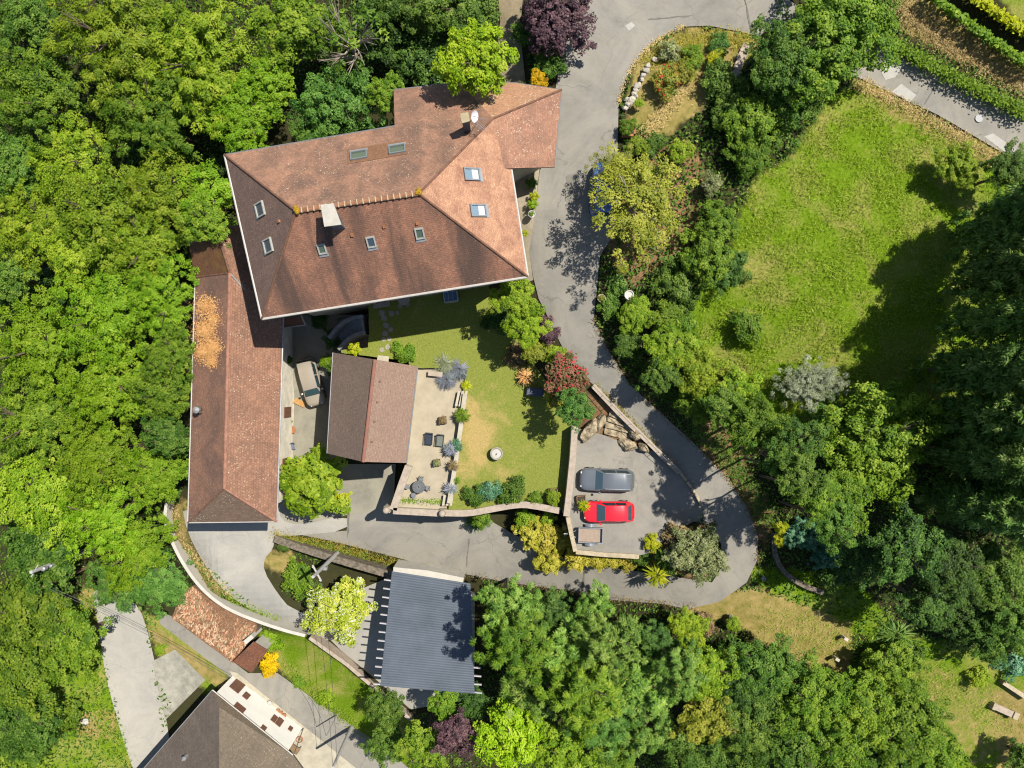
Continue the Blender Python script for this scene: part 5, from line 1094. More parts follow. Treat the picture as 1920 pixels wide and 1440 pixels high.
# ================================================================ VEHICLES
RUB = plain('tyre_rubber', (0.015, 0.015, 0.016), .9); RIM = plain('alloy_rim', (0.35, 0.36, 0.38), .35, .8); BLK = plain('black_trim', (0.012, 0.012, 0.013), .5)
CGL = plain('car_glass', (0.03, 0.055, 0.065), .06, 0, 0, 1.0); LAMP = plain('headlight_glass', (.6, .62, .65), .1, .3); TAIL = plain('tail_light', (.35, .01, .01), .2)
def car(name, label, px, py, ang, zg, color, L=4.2, W=1.78, H=1.52, hood=1.05, wsb=.62, roofend=1.55, rglass=.35, rails=False, est=False, metal=.4):
    c = P(px, py, zg + .7); root = thing(name, label, 'car', (c.x, c.y, zg), ang); paint = plain(name + '_paint', color, .28, metal, .8)
    hl = L/2; st = []
    for i in range(25):
        t = -1 + 2*i/24; x = t*hl
        w = (W/2) * (1 - .36*max(0, (abs(t)-.74)/.26)**2.4 - .03*t*t)
        if x > hl - hood: k = (x-(hl-hood))/hood; zt = .95*(1-k) + .74*k - .1*max(0,(k-.8)/.2)
        elif x < -hl + .35: k = (-hl+.35-x)/.35; zt = .97 - .10*k
        else: zt = .97
        zt *= H/1.5; zb = .22 + .14*max(0,(abs(t)-.86)/.14); st.append((x, w, zt, zb))
    b = MB(); ring = []
    for x, w, zt, zb in st:
        h = zt - zb; ring.append([(x,-w*.86,zb),(x,-w*.97,zb+h*.25),(x,-w,zb+h*.55),(x,-w*.965,zb+h*.85),(x,-w*.88,zt-.015),(x,-w*.45,zt+.022),(x,0,zt+.03),(x,w*.45,zt+.022),(x,w*.88,zt-.015),(x,w*.965,zb+h*.85),(x,w,zb+h*.55),(x,w*.97,zb+h*.25),(x,w*.86,zb)])
    n = 13; vs = [v for r in ring for v in r]; fs = [(i*n+j, i*n+(j+1) % n, (i+1)*n+(j+1) % n, (i+1)*n+j) for i in range(24) for j in range(n)] + [tuple(range(n))[::-1], tuple(range(24*n, 25*n))]
    b.add(vs, [f[::-1] for f in fs]); body = b.build('body', paint, root, smooth=True)
    zb_ = .95*H/1.5; x0 = hl - hood + .02; x1 = x0 - wsb; x2 = -hl + (.32 if est else .62); x3 = -hl + (.1 if est else .16); wb = W/2*.9; wr = W/2*.70
    def prof(k): # front base, front top, rear top, rear base
        return [(x0,zb_-.03),(x1,H-.06),(x2,H-.07),(x3,zb_-.02)][k]
    g = MB(); vs = []
    for (x, z, w) in ((x0,zb_-.03,wb),(x1,H-.07,wr),((x1*.6+x2*.4),H-.02,wr*1.02),((x1*.3+x2*.7),H-.02,wr*1.02),(x2,H-.08,wr*.98),(x3,zb_-.02,wb*.94)):
        vs += [(x,-w,z),(x,-w*.5,z+.035),(x,0,z+.045),(x,w*.5,z+.035),(x,w,z)]
    fs = [(i*5+j, i*5+j+1, (i+1)*5+j+1, (i+1)*5+j)[::-1] for i in range(5) for j in range(4)]; k = len(vs)
    lo = [(x0,-wb,zb_-.05),(x0,wb,zb_-.05),(x3,-wb*.94,zb_-.05),(x3,wb*.94,zb_-.05)]; g.add(vs, fs)
    for s, j in ((-1,0),(1,4)):
        q = [vs[i*5+j] for i in range(6)]; mid = [((x0*2+x3)/3, s*wb*.99, zb_-.02), ((x0+2*x3)/3, s*wb*.98, zb_-.02)]
        pts = q + [mid[1], mid[0]]; g.add(pts, [tuple(range(len(pts)))[::s]])
    cb = g.build('cabin', paint, root)
    for f_ in cb.data.polygons[:20]: f_.use_smooth = True
    def pane(nm, pts, off=.012, m=CGL):
        pts = [Vector(p) for p in pts]; nn = (pts[1]-pts[0]).cross(pts[2]-pts[0]).normalized(); cc = sum(pts, Vector())/len(pts)
        if nn.dot(cc - Vector((0,0,.6))) < 0: nn = -nn
        q = [p + nn*off for p in pts]; n_ = len(pts); MB().add(q + [p - nn*.02 for p in pts], [tuple(range(n_)), tuple(range(n_))[::-1]] + [(i, (i+1) % n_, n_+(i+1) % n_, n_+i) for i in range(n_)]).build(nm, m, root)
    V3 = lambda a, b, t: tuple(a[i]*(1-t)+b[i]*t for i in range(3))
    def row(i): return [Vector(vs[i*5+j]) for j in range(5)]
    f0, f1, r4, r5 = row(0), row(1), row(4), row(5); upo = Vector((0,0,.02))
    for nm, a, bb, t0, t1 in (('windscreen', f0, f1, .1, .94), ('rear_window', r5, r4, .22, .95)):
        mb = MB(); vv = []
        for t in (t0, t1):
            for j in range(5): p = a[j].lerp(bb[j], t); p.y *= .93; vv.append(p + Vector((.012 if nm == 'windscreen' else -.012, 0, .014)))
        mb.add(vv, [(j, j+1, 5+j+1, 5+j) for j in range(4)]).build(nm, CGL, root)
    for s, j in ((-1,0),(1,4)):
        f0s, f1s, m2, r4s, r5s = Vector(vs[j]), Vector(vs[5+j]), Vector(vs[10+j]), Vector(vs[20+j]), Vector(vs[25+j])
        xm = (x0+x3)/2 - .1; bot = lambda x: Vector((x, s*wb*.985, zb_+.03)); topv = lambda x: Vector((x, s*wr*1.03, H-.12))
        pane('side_window', [bot(x0-.42), bot(xm+.05), topv(xm+.05), topv(x1-.05)], .02); pane('side_window', [bot(xm-.05), bot(x3+.55), topv(x2+.1), topv(xm-.05)], .02)
        MB().box((x0-.38, s*(W/2+.07), zb_+.06), (.17,.17,.13)).build('mirror', paint, root, bevel=.03)
        MB().box((hl-.2, s*(W/2-.42), .66*H/1.5), (.26,.3,.1), rz=-s*.5).build('headlight', LAMP, root, bevel=.02)
        MB().box((-hl+.14, s*(W/2-.3), .8*H/1.5), (.12,.26,.16)).build('tail_light', TAIL, root, bevel=.02)
        for wx in (hl-.82, -hl+.78):
            wv = MB(); wv.tube([(wx, s*(W/2-.2), .32), (wx, s*(W/2+.012), .32)], .32, 18); wo = wv.build('wheel', RUB, root); MB().tube([(wx, s*(W/2-.02), .32), (wx, s*(W/2+.02), .32)], .2, 14).build('rim', RIM, wo)
        if rails: MB().tube([(x1-.15, s*wr*.93, H+.02), (x2+.1, s*wr*.93, H+.02)], .022).build('roof_rail', RIM, root)
    MB().box((hl-.03, 0, .42), (.1, W*.62, .2)).build('grille', BLK, root, bevel=.03)
    MB().box((hl+.005, 0, .38), (.03, .5, .11)).build('number_plate', plain('plate_'+name, (.7,.7,.66), .5), root); MB().box((-hl-.0, 0, .6), (.03, .5, .11)).build('number_plate', bpy.data.materials['plate_'+name], root)
    return root
car('parked_suv', 'dark grey estate-style car parked beside the red one', 1138, 900, math.pi-.035, 6.1, A(122,128,134,.5), 4.35, 1.86, 1.62, 1.2, .6, est=True, rails=True, metal=.15)
car('parked_hatchback', 'bright red hatchback parked above the trailer', 1142, 960, math.pi, 6.1, (.62, .012, .022), 4.05, 1.72, 1.45, .95, .75, metal=.1)
car('parked_estate', 'beige silver car parked in the courtyard by the garage', 583, 717, math.radians(-75), h1(583,717)+.06, A(188,176,158,.5), 4.15, 1.72, 1.55, .9, .62, est=True, metal=.1)
car('parked_van', 'blue car half hidden under the airy acacia tree', 1131, 357, math.radians(86), h1(1131,357)+.06, (.05, .12, .34), 4.3, 1.8, 1.6, 1.0, .6, est=True, metal=.2)
# trailer
tc0 = P(1107, 1003, 6.7); tr = thing('trailer', 'small open box trailer with plywood bed beside the red car', 'trailer', (tc0.x, tc0.y, 6.1), math.pi - .03); GAL = mat('galvanised_steel', A(188,194,202), .4, .15, 5, metal=.4)
MB().box((0,0,.52), (1.85,1.12,.05)).build('bed', mat('plywood', A(196,174,154), .85, .15, 4, local=True), tr)
for s in (-1, 1): MB().box((0, s*.59, .68), (1.97,.05,.36)).build('side_panel', GAL, tr); MB().box((s*.96, 0, .68), (.05,1.13,.36)).build('end_panel', GAL, tr)
for s in (-1, 1):
    w = MB().tube([(-.05, s*.68, .28), (-.05, s*.84, .28)], .28, 16).build('wheel', RUB, tr); MB().tube([(-.05, s*.83, .28), (-.05, s*.855, .28)], .14, 12).build('rim', RIM, w)
    MB().add([(-.42+.84*k/8-.01, s*y, .42+.2*math.sin(math.pi*k/8)) for y in (.64,.9) for k in range(9)], [(k,k+1,9+k+1,9+k)[::-s] for k in range(8)]).build('mudguard', GAL, tr)
    MB().tube([(.9, s*.4, .42), (1.75, 0, .45)], .03).build('drawbar', GAL, tr)
MB().tube([(1.6,0,.45),(2.1,0,.47)], .035).tube([(2.0,0,.47),(2.15,0,.5)], .06).build('coupling', GAL, tr); MB().tube([(1.5,.12,.05),(1.5,.12,.7)], .03).build('jockey_wheel', GAL, tr)
# ================================================================ TERRACE AND GARDEN FURNITURE
def lounger(label, px, py, cush, rz):
    c = P(px, py, TERZ+.35); r = thing('lounger', label, 'lounger', (c.x, c.y, TERZ), rz, 'loungers on the terrace')
    MB().box((0,0,.30), (.62,1.0,.06)).build('frame', M['dark'], r)
    for x in (-.27,.27):
        for y in (-.42,.42): MB().box((x,y,.14), (.05,.05,.28)).build('leg', M['dark'], r)
    MB().box((0,-.05,.37), (.54,.85,.09)).build('cushion', cush, r, bevel=.03); MB().box((0,.46,.52), (.58,.09,.4), rx=-.25).build('backrest', M['dark'], r, bevel=.02)
    for s in (-1,1): MB().box((s*.3,0,.5), (.05,.9,.05)).build('armrest', M['dark'], r)
lounger('low armchair with dark blue seat on the terrace', 804, 823, mat('navy_cushion', A(58,68,84), .8, .1, 5, local=True), -.08); lounger('low armchair with grey-green seat on the terrace', 825, 826, mat('sage_cushion', A(132,140,128), .8, .1, 5, local=True), -.1)
def planter_box(label, px, py, z, s=.5, plant_=None):
    c = P(px, py, z+.35); r = thing('planter', label, 'planter', (c.x, c.y, z), .1)
    for a in range(4):
        d = Vector((math.cos(a*math.pi/2), math.sin(a*math.pi/2), 0)); MB().box(d*s/2 + Vector((0,0,.22)), (.05, s+.05, .44), rz=a*math.pi/2).build('side_board', M['wood'], r)
    MB().box((0,0,.34), (s-.04,s-.04,.06)).build('soil', mat('soil', (.04,.03,.02), 1, .3, 8) if 'soil' not in bpy.data.materials else bpy.data.materials['soil'], r)
    if plant_:
        f = bpy.data.objects.new('foliage', PROTO['S'][1]); link(f, r); setmat(f, LM[plant_]); f.location = (0,0,.55); f.scale = (s*.75,s*.75,s*.7)
planter_box('wooden box planter with drying plant above the armchairs', 830, 788, TERZ, .55, 'br'); planter_box('wooden box planter with small shrub below the armchairs', 819, 868, TERZ, .5, 'ol'); planter_box('wooden box planter with bright shrub at the lawn corner', 1037, 925, LAWNZ, .75, None); planter_box('wooden box planter in front of the red car', 1090, 938, 6.1, .7, None)
tb = P(785, 913, TERZ+.72); t = thing('garden_table', 'round dark metal garden table near the terrace corner', 'table', (tb.x, tb.y, TERZ)); 
top = MB().lathe((0,0,.71), [(.52,0),(.54,.01),(.52,.025)], 28); top.build('table_top', mat('iron_mesh', A(118,120,122), .6, .5, 16, local=True), t)
for k in range(10):
    a = k*math.pi/10; MB().box((0,0,.74), (1.0,.025,.012), rz=a).build('lattice_bar', M['iron'], t)
MB().tube([(0,0,.05),(0,0,.7)], .05).build('pedestal', M['iron'], t)
for k in range(3): MB().tube([(0,0,.15),(.35*math.cos(k*2.1),.35*math.sin(k*2.1),.02)], .025).build('foot', M['iron'], t)
for i, (px, py, a) in enumerate(((763,913,180),(802,916,-5),(789,898,80),(775,929,-110))):
    c = P(px, py, TERZ+.5); a = math.radians(a); r = thing('garden_chair', 'dark metal garden chair ' + ['on the left side of','on the right side of','on the upper side of','on the lower side of'][i] + ' the round table', 'chair', (c.x, c.y, TERZ), a, 'chairs round the garden table')
    MB().lathe((0,0,.42), [(.2,0),(.21,.015),(.2,.03)], 16).build('seat', M['iron'], r)
    for s in (-1,1):
        for q in (-1,1): MB().tube([(q*.13,s*.13,.42),(q*.18,s*.18,0)], .015, 6).build('leg', M['iron'], r)
    MB().tube([(.17+.03*math.cos(j), .2*math.sin(j), .45+.42*math.cos(j)) for j in np.linspace(-1.5,1.5,9)], .018, 6).build('backrest', M['iron'], r)
def slat_bench(label, x0, y0, x1, y1, n=3):
    r = thing('slatted_bench', label, 'bench', P(x0, y0, TERZ))
    for k in range(n):
        a = P(x0 + (k-1)*7.0, y0, TERZ+.5); b_ = P(x1 + (k-1)*7.0, y1, TERZ+.5); d = (b_-a); MB().obox((a+b_)/2, d/2, Vector((.1,0,0)), Vector((0,0,.04))).build('slat', M['conc'], r, world=True)
    for t_ in (.1,.9): p = P(x0*(1-t_)+x1*t_, y0*(1-t_)+y1*t_, TERZ+.22); MB().box(p, (.7,.12,.44)).build('support', M['stone'], r, world=True)
slat_bench('pale slatted bench at the upper end of the low white wall', 868, 733, 862, 762); slat_bench('pale slatted bench at the lower end of the low white wall', 841, 928, 838, 948)
bn = thing('stone_bench', 'small stone bench half buried in the lavender', 'bench', P(815,700,TERZ)); bp = P(816,701,TERZ+.45); MB().box(bp, (1.2,.42,.1), rz=-.1).build('seat', M['coping'], bn, world=True, bevel=.02)
for s in (-.45,.45): MB().box((bp.x+s, bp.y, TERZ+.2), (.14,.36,.4), rz=-.1).build('leg', M['coping'], bn, world=True)
# stone fountain bowl
fc = P(931, 850, LAWNZ+.4); f = thing('stone_basin', 'round stone basin standing on the dry lawn', 'basin', (fc.x, fc.y, LAWNZ))
MB().lathe((0,0,0), [(.34,0),(.38,.08),(.26,.2),(.3,.34),(.5,.5),(.54,.66),(.5,.7),(.42,.7),(.38,.6),(.2,.54),(.0,.53)], 28).build('bowl', mat('basin_stone', A(198,190,172), .9, .3, 6, local=True), f, smooth=True)
MB().lathe((0,0,.55), [(.36,0),(.37,.06),(.1,.07)], 24).build('gravel', mat('white_gravel', A(236,232,222), .9, .25, 20, local=True), f); MB().tube([(0,-.02,.6),(-.03,-.1,.72)], [.05,.03], 8).build('spout', M['dark'], f)
# dark garden chest, stepping stones, small table, glass box
ch = P(1003,735,6.0); c = thing('garden_chest', 'dark blue garden chest in the shade of the red shrub', 'chest', (ch.x, ch.y, LAWNZ), -.1); NV = plain('navy_plastic', (.02,.03,.055), .5)
MB().box((0,0,.28), (1.3,.6,.55)).build('box', NV, c, bevel=.03); MB().box((0,0,.6), (1.36,.66,.09)).build('lid', NV, c, bevel=.03)
for k in range(3): MB().box((-.45+.45*k,0,.66), (.3,.5,.03)).build('lid_rib', NV, c)
SS = 'stepping stones across the lawn'
STN = mat('stepping_stone', A(196,188,170), .95, .25, 5, bmp=.5)
for i, (px, py, r) in enumerate(((716,586,6),(734,588,6),(720,596,6),(745,586,4),(724,610,6),(732,618,5),(722,625,6),(719,636,5),(730,635,5),(716,656,5),(727,651,5.5),(750,573,5),(765,571,4))):
    p = P(px, py, LAWNZ+.03); R = r/22.; rng = random.Random(i); b = MB(); b.prism([(p.x+R*rng.uniform(.8,1.15)*math.cos(j*.785), p.y+R*rng.uniform(.8,1.15)*math.sin(j*.785)) for j in range(8)], LAWNZ-.05, LAWNZ+.045)
    tag(b.build('stepping_stone', STN, bevel=.015), ['stepping stone nearest the house slab','stepping stone right of the one nearest the house slab','third stepping stone down in the house shadow','small stepping stone far right by the house','stepping stone halfway down in the house shadow','stepping stone right of halfway in the house shadow','stepping stone just below halfway in the shadow','last left stepping stone still in the shadow','last right stepping stone still in the shadow','lower left sunlit stepping stone','upper right sunlit stepping stone','stepping stone by the round white table','stepping stone right of the round white table'][i], 'stone', SS)
tag(MB().box(P(715,570,LAWNZ+.06), (1.4,.55,.12), rz=.15).build('doorstep_slab', M['coping'], bevel=.02), 'long pale doorstep slab below the house eave', 'slab'); tag(MB().box(P(718,674,LAWNZ+.06), (.95,.6,.12), rz=-.12).build('landing_slab', M['conc'], bevel=.02), 'white slab at the outbuilding upper end', 'slab')
rt = P(757,560,LAWNZ+.7); r = thing('round_table', 'round pale garden table close to the house wall', 'table', (rt.x, rt.y, LAWNZ)); MB().lathe((0,0,.68), [(.5,0),(.52,.02),(.5,.05)], 26).build('table_top', M['coping'], r); MB().tube([(0,0,0),(0,0,.68)], .07).build('pedestal', M['coping'], r)
gb = P(845,556,LAWNZ+.5); r = thing('cold_frame', 'white-framed glazed box against the house wall in shade', 'cold frame', (gb.x, gb.y, LAWNZ), .12)
for s in (-1,1): MB().box((s*.55,0,.3), (.08,.85,.6)).build('side', M['gut'], r); MB().box((0,s*.42,.3), (1.02,.08,.6)).build('side', M['gut'], r)
MB().box((0,0,.52), (1.02,.76,.02)).build('glass', plain('blue_glass', (.05,.12,.2), .05), r)
for x in (-.18,.18): MB().box((x,0,.55), (.03,.76,.03)).build('glazing_bar', M['gut'], r)
# curved stone stair between courtyard and lawn
st = thing('stone_stair', 'curved stone stair with flanking walls rising from courtyard to lawn', 'stairs', G(640,640)); SB = mat('stair_stone', A(170,172,172), .9, .25, 3)
pin = [(634,655),(648,640),(662,630),(676,625),(686,624)]; pout = [(616,634),(628,618),(645,604),(664,596),(682,594)]
def curve(ps, t): 
    j = t*(len(ps)-1); k = min(int(j), len(ps)-2); f = j-k; return (ps[k][0]*(1-f)+ps[k+1][0]*f, ps[k][1]*(1-f)+ps[k+1][1]*f)
for k in range(14):
    z = 3.0 + (LAWNZ-3.0)*(k+1)/14; t0, t1 = k/14, (k+1)/14; q = [curve(pin,t0), curve(pin,t1), curve(pout,t1), curve(pout,t0)]; b = MB(); b.prism([P(x,y,LAWNZ-.5)[:2] for x,y in q], 1.6, z); b.build('step', SB, st, world=True)
for ps, nm in ((pin,'flank_wall'),(pout,'flank_wall')):
    b = MB()
    for k in range(10):
        a, c_ = curve(ps,k/10), curve(ps,(k+1)/10); A_, B_ = P(*a, LAWNZ-.2), P(*c_, LAWNZ-.2); d = (B_-A_); nrm = Vector((-d.y,d.x,0)).normalized()*.14; z = LAWNZ - .45*(1-k/10) + .25
        b.prism([A_-nrm, B_-nrm, B_+nrm, A_+nrm], 1.6, z)
    b.build(nm, SB, st, world=True)
# rocks and stone steps above the parking
from mathutils import noise as mnoise
def rock(name, label, px, py, z, sx, sy, sz, rz, seed, m, cat='rock', group=None):
    rng = random.Random(seed); bm = bmesh.new(); bmesh.ops.create_icosphere(bm, subdivisions=4 if sx > .5 else 3, radius=1.0); off = Vector((rng.uniform(0, 50), rng.uniform(0, 50), rng.uniform(0, 50)))
    cuts = [Vector((rng.gauss(0, 1), rng.gauss(0, 1), rng.gauss(0, .7))).normalized() for _ in range(9)]
    for v in bm.verts:
        n = v.co.normalized(); r = 1.0
        for c in cuts:                       # fracture planes
            d = n.dot(c)
            if d > .62: r = min(r, .66 / d)
        r *= 1 + .16 * mnoise.noise(n * 1.7 + off) + .09 * mnoise.noise(n * 5 + off) + .05 * mnoise.noise(n * 12 + off)
        v.co = Vector((n.x * r * sx, n.y * r * sy, n.z * r * sz))
    me = bpy.data.meshes.new(name); bm.to_mesh(me); bm.free(); me.materials.append(m); o = bpy.data.objects.new(name, me); COL.objects.link(o); o.location = P(px, py, z); o.rotation_euler = (0,0,rz); return tag(o, label, cat, group)
rock('boulder','large brown boulder at the parking corner under the green tree',1107,806,6.4,.7,1.1,.65,-.6,1,M['rock']); rock('boulder','flat-topped boulder below the stone steps',1178,835,6.3,.95,.5,.5,-.25,2,M['rock']); rock('boulder','boulder touching the roadside wall right of the steps',1206,838,6.4,.6,.5,.55,-.5,3,M['rock']); rock('boulder','sloping rock left of the stone steps',1126,792,6.7,.5,1.0,.5,-.45,4,M['rock']); rock('boulder','rock slab between the steps and the roadside wall',1192,815,6.7,.7,.55,.5,-.7,5,M['rock'])
sp = thing('rock_steps','flight of irregular stone steps climbing from the parking to the drive','stairs',P(1160,815,6.1))
for k, pl in enumerate(([(1135,800),(1185,812),(1180,826),(1133,814)],[(1136,786),(1186,804),(1185,814),(1135,802)],[(1140,776),(1188,798),(1186,806),(1138,790)],[(1144,768),(1186,786),(1188,800),(1142,780)])):
    b = MB(); b.prism([P(x + random.uniform(-1,1), y + random.uniform(-1,1), 6.3+.2*k) for x, y in pl], 5.6, 6.25+.2*k); b.build('step', M['rock'], sp, world=True, bevel=.03)
# railing on the roadside wall
rl = thing('railing','thin dark railing on the wall above the stone steps','railing',P(1112,723,7.7))
zs_ = lambda t: 7.75 - 1.0*t; pts = [P(1114+t*158, 725+t*160, zs_(t)+.75) for t in np.linspace(0,1,10)]
MB().tube(pts, .022, 6).build('handrail', M['iron'], rl, world=True)
for p, t_ in zip(pts, np.linspace(0,1,10)): MB().tube([p, p - Vector((0,0,.78))], .018, 6).build('baluster', M['iron'], rl, world=True)
# white rocks round the island, brick planter, pots
WR = 'white rocks edging the roadside island'
for i, (px, py, s) in enumerate(((1228,112,.3),(1214,124,.28),(1211,132,.34),(1207,142,.3),(1203,150,.25),(1194,160,.36),(1192,170,.3),(1189,178,.34),(1182,190,.42),(1178,197,.3),(1172,203,.3),(1188,186,.3),(1252,108,.26),(1260,106,.3),(1176,188,.26))):
    rock('white_rock',['topmost white rock beside the grey-green bush','white rock just below the topmost','largest white rock of the upper group','white rock left of the red flowers','small pale rock left of the red flowers','broad white rock in the middle of the edging','white rock below the broad one','white rock above the small lime bush','biggest white rock near the lower end','white rock at the lower end in shadow','last white rock by the brick planter','white rock touching the small lime bush','left of two white stones in the island bed','right of two white stones in the island bed','white rock jutting to the road near the lower end'][i], px, py, h1(px,py)+.25, s, s*.8, s*.75, i*1.3, 20+i, M['whiterock'], 'rock', WR)
def pot(label, px, py, r, h, z, m, leaf=None, lr=None):
    p = P(px, py, z+h); o = thing('flower_pot', label, 'pot', (p.x, p.y, z)); MB().lathe((0,0,0), [(r*.65,0),(r*.95,h*.9),(r*1.08,h*.9),(r*1.08,h),(r*.9,h),(r*.85,h*.85),(0,h*.84)], 18).build('pot', m, o, smooth=False)
    if leaf: f = bpy.data.objects.new('foliage', PROTO['S'][2]); link(f, o); setmat(f, LM[leaf]); f.location = (0,0,h+lr*.4); f.scale = (lr,lr,lr*.8)
zr = lambda x, y: h1(x,y)+.06
bpz = zr(1180,245); bp = P(1180,243,bpz+.5); o = thing('brick_planter','square brick planter with green plants at the roadside','planter',(bp.x,bp.y,bpz))
for a in range(4): MB().box((.4*math.cos(a*1.5708), .4*math.sin(a*1.5708), .25), (.16,.96,.5), rz=a*1.5708).build('brick_side', M['terra'], o)
MB().box((0,0,.4),(.7,.7,.06)).build('soil', bpy.data.materials['soil'], o)
for k,(dx,dy) in enumerate(((-.3,.25),(.2,.35),(-.2,-.1))): f = bpy.data.objects.new('foliage', PROTO['S'][k]); link(f, o); setmat(f, LM['g2']); f.location = (dx,dy,.75); f.scale = (.5,.5,.45)
PZ = zr(1005,380)
pot('white ringed pot on the side patio', 997,401,.26,.5,PZ,M['gut'],'g2',.2); pot('pot with bright lime plant on the side patio',1000,384,.25,.5,PZ,M['terra'],'g0',.42); pot('pot with yellow-green plant on the side patio',1003,369,.25,.5,PZ,M['terra'],'yl',.4); pot('pot with dark green plant in the patio shade',998,345,.25,.6,PZ,M['terra'],'g3',.5); pot('small pot with lime plant against the house gutter',984,438,.18,.4,PZ-.3,M['terra'],'yl',.32)
pot('pale pot at the drive edge beside the dark glossy bush',1128,559,.3,.55,zr(1128,559),M['kerb'],'ac',.25); pot('white ringed pot hidden behind the neat round bush',1180,553,.34,.6,zr(1180,553)+.3,M['gut'])
CZ = lambda x, y: h1(x,y)+.1
pot('terracotta pot with plants in the courtyard',548,806,.3,.35,CZ(548,806),M['terra']); pot('small terracotta pot beside the larger courtyard pot',543,800,.18,.3,CZ(543,800),M['terra'],'g2',.2); pot('small pot by the garage wall with green plant',545,790,.16,.3,CZ(545,790),M['terra'],'ol',.24); pot('little dark pot below the courtyard pots',539,828,.16,.3,CZ(539,828),M['wood'],'br',.25); pot('pot with tiny plant near the beige car',537,722,.13,.25,CZ(537,722),M['wood'],'g2',.2)
tag(MB().box(P(562,755,CZ(562,755)+.04), (1.05,.5,.05), rz=-.45).build('timber_board', mat('orange_board', A(224,172,104), .8, .15, 5), bevel=.01), 'orange-brown board lying on the yard in front of the beige car', 'board'); tag(MB().box(P(531,768,CZ(531,768)+.3), (.3,.7,.6)).build('firewood_crate', mat('crate_wood', A(200,130,84), .8, .2, 6), bevel=.02), 'orange-brown crate against the garage wall', 'crate')
hs = thing('hose_reel','blue-grey folded garden chair leaning near the large-leaved yard tree','folding chair',P(545,838,CZ(545,838))); hp = P(545,838,CZ(545,838)+.45); BLU = mat('blue_grey_fabric', A(140,150,184), .7, .15, 5)
MB().obox(hp, Vector((.28,.1,0)), Vector((-.08,.25,.12)), Vector((0,0,.03))).build('seat', BLU, hs, world=True); MB().obox(hp + Vector((.05,.28,.3)), Vector((.28,.1,0)), Vector((0,.05,.3)), Vector((.0,.03,0))).build('backrest', BLU, hs, world=True)
for s in (-1,1):
    for q in (-1,1): MB().tube([hp + Vector((.25*s,.2*q,0)), hp + Vector((.3*s,.25*q,-.45))], .02, 6).build('leg', M['iron'], hs, world=True)
# ================================================================ POLES AND WIRES
def upole(name, label, bx, by, tx, ty, h, r=.16):
    g = G(bx, by); ztop = g.z + h; o = thing(name, label, 'pole', g); top = Vector((g.x, g.y, ztop)); MB().tube([g - Vector((0,0,.3)), top], [r*1.35, r*.75], 10).build('shaft', M['pole'], o, world=True); return o, top
def solve_h(bx, by, tx, ty):        # height from how far the top leans away from the foot in the picture
    z = h1(bx, by); rb = math.hypot(bx-960, by-720); rt_ = math.hypot(tx-960, ty-720); return (CAMZ - z) * (1 - rb/rt_)
o1, t1 = upole('power_pole','pale concrete power pole with crossarm at the stone wall', 634,1036,592,1087, solve_h(634,1036,592,1087), .17)
MB().box(t1 - Vector((0,0,1.2)), (.12,1.5,.12), rz=.5).build('crossarm', M['pole'], o1, world=True)
for k in (-.6,.0,.6): p = t1 - Vector((0,0,1.05)) + Vector((-math.sin(.5)*k, math.cos(.5)*k, 0)); MB().lathe(p, [(.04,0),(.07,.08),(.04,.16)], 8).build('insulator', M['gut'], o1, world=True)
MB().box(t1 - Vector((-.2,.1,3.2)), (.3,.25,.5)).build('junction_box', M['zinc'], o1, world=True)
o2, t2 = upole('power_pole','concrete power pole with grey transformer at the edge of the left wood', 168,1030,88,1076, 8.6, .2)
for dz, s in ((1.6,.5),(2.6,.4)): MB().lathe(t2 - Vector((-.3,0,dz)), [(.08,0),(s*.4,.06),(s*.4,.5),(.08,.56)], 12).build('transformer', M['zinc'], o2, world=True)
MB().box(t2 - Vector((0,0,.5)), (.07,1.2,.07), rz=-.5).build('crossarm', M['pole'], o2, world=True)
o3, t3 = upole('timber_pole','brown timber pole right beside the transformer pole', 166,1063,108,1096, 6.8, .13); 
for ch_ in o3.children: ch_.data.materials[0] = M['wood']
o4, t4 = upole('power_pole','slender grey pole at the bottom beside the village lane', 660,1362,627,1440, solve_h(660,1362,627,1440), .15)
o5, t5 = upole('street_pole','thin grey pole near the clipped bush on the lane', 634,1338,622,1362, 4.6, .06)
for i,(p, q_, n_) in enumerate(((t1, t4, 'cable running down the lane between the two concrete poles'),(t1+Vector((.4,0,-1)), t4+Vector((.3,0,-.3)), 'second cable running down the lane between the two concrete poles'),(t3, P(430,1275,-1.5), 'cable from the timber pole to the white house'),(t3-Vector((0,0,.4)), P(435,1272,-1.9), 'lower cable from the timber pole to the white house'),(t5, P(575,1300,1.5), 'thin cable from the thin lane pole towards the yellow bush'))):
    pts = [p.lerp(q_, k/10) - Vector((0,0,.6*math.sin(math.pi*k/10))) for k in range(11)]; tag(MB().tube(pts, .016, 5).build('overhead_cable', M['dark']), n_, 'cable')
# ================================================================ LOOSE THINGS LOWER RIGHT AND LEFT
for px, py, lb in ((1578,1192,'upper of two white posts on the grass clearing'),(1562,1230,'lower of two white posts on the grass clearing')):
    g = G(px, py); r = thing('marker_post', lb, 'post', g, -.5, 'white posts on the clearing'); MB().box((0,0,.4), (.32,.2,.85)).build('block', M['whiterock'], r, bevel=.03); MB().box((0,0,.86), (.38,.26,.08)).build('cap', M['whiterock'], r, bevel=.02)
rock('pale_stone','pale upright stone at the grass edge below the bend',1372,1158,4.2,.25,.45,.4,.7,71,M['whiterock'])
g = G(1876,1328); sbn = thing('stone_bench','weathered stone trough bench at the lower right edge','bench',g,-.42)
MB().box((0,0,.42), (1.6,.55,.16)).build('seat', M['coping'], sbn, bevel=.03); MB().box((-.95,0,.3), (.3,.6,.6)).build('end_block', M['kerb'], sbn, bevel=.03); MB().box((1.05,0,.3), (.45,.6,.6)).build('end_block', M['kerb'], sbn, bevel=.03)
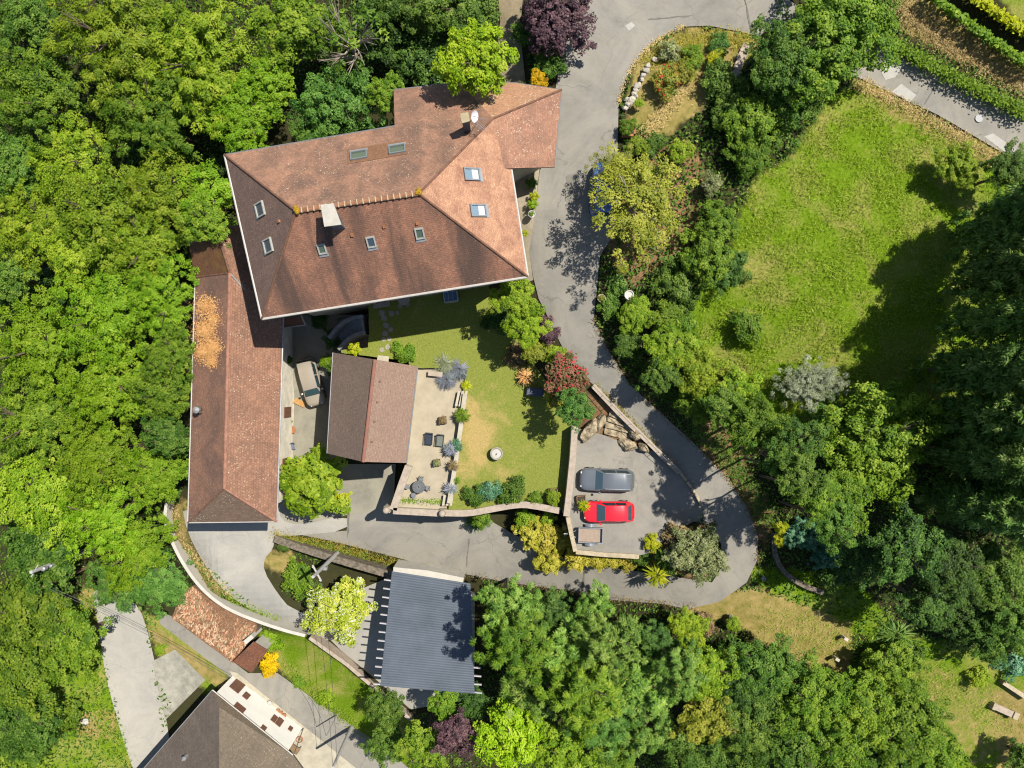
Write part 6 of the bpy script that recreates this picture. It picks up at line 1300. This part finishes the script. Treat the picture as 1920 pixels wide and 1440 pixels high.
wall('low_stone_wall','low stone edging above the trough bench at the right edge',[(1882,1280),(1900,1292),(1930,1312)],[4.2,4.0,3.9],2.6,.35,M['kerb'],0)
for i,(px,py,sc_) in enumerate(((1398,90,1),(1391,105,1),(1385,122,1),(1380,140,1),(1362,30+115,.8))):
    tag(MB().box(P(px,py,h1(px,py)+.12), (.62*sc_,.75*sc_,.1), rz=-.5).build('path_slab', M['coping'], bevel=.02), ['topmost grey path slab beside the island','second grey path slab from the top beside the island','third grey path slab down in tree shade','lowest grey path slab in tree shade','small grey slab left of the lowest path slab'][i], 'slab', 'path slabs by the big tree')
g = G(160,1352); sb_ = rock('white_sack','crumpled white sack lying on the grassy bank',160,1352,g.z+.2,.42,.36,.28,.4,90,M['white'],'sack')
for px, py, z, lb in ((1836,222,.1,'round manhole cover on the upper right road'),(1431,1085,.12,'square drain cover in the shade by the bend')):
    p = P(px, py, h1(px,py)+z); tag(MB().lathe(p, [(.3,0),(.3,.03),(.24,.035),(.0,.036)], 20 if px > 1500 else 4).build('manhole_cover', M['iron']), lb, 'manhole cover')
rp = P(530,1330,0)
for i,(px,py) in enumerate(((521,1333),(527,1337),(533,1342))): pot(['left','middle','right'][i] + ' one of three terracotta pots before the white facade', px, py, .18, .3, h1(px,py)+.1, M['terra'])
pot('white pot before the white facade', 505,1319,.22,.35,h1(505,1319)+.1,M['gut'])
g = G(556,1398); w_ = thing('garden_table','small brown wooden table beside the white house','table',g,-.6); MB().box((0,0,.72), (1.0,.7,.05)).build('table_top', M['wood'], w_)
for s in (-1,1):
    for q in (-1,1): MB().box((.42*s,.28*q,.35), (.06,.06,.7)).build('leg', M['wood'], w_)
g = G(562,1385); wr = thing('hose_reel','orange-brown hose coil on the pavement by the white house','hose',g); b = MB(); b.tube([(.35*math.cos(k*.4)*(1-.004*k), .35*math.sin(k*.4)*(1-.004*k), .05+.004*k) for k in range(60)], .03, 5); b.build('coil', M['terra'], wr); MB().lathe((0,0,0), [(.12,0),(.12,.2),(.0,.21)], 12).build('hub', M['wood'], wr)
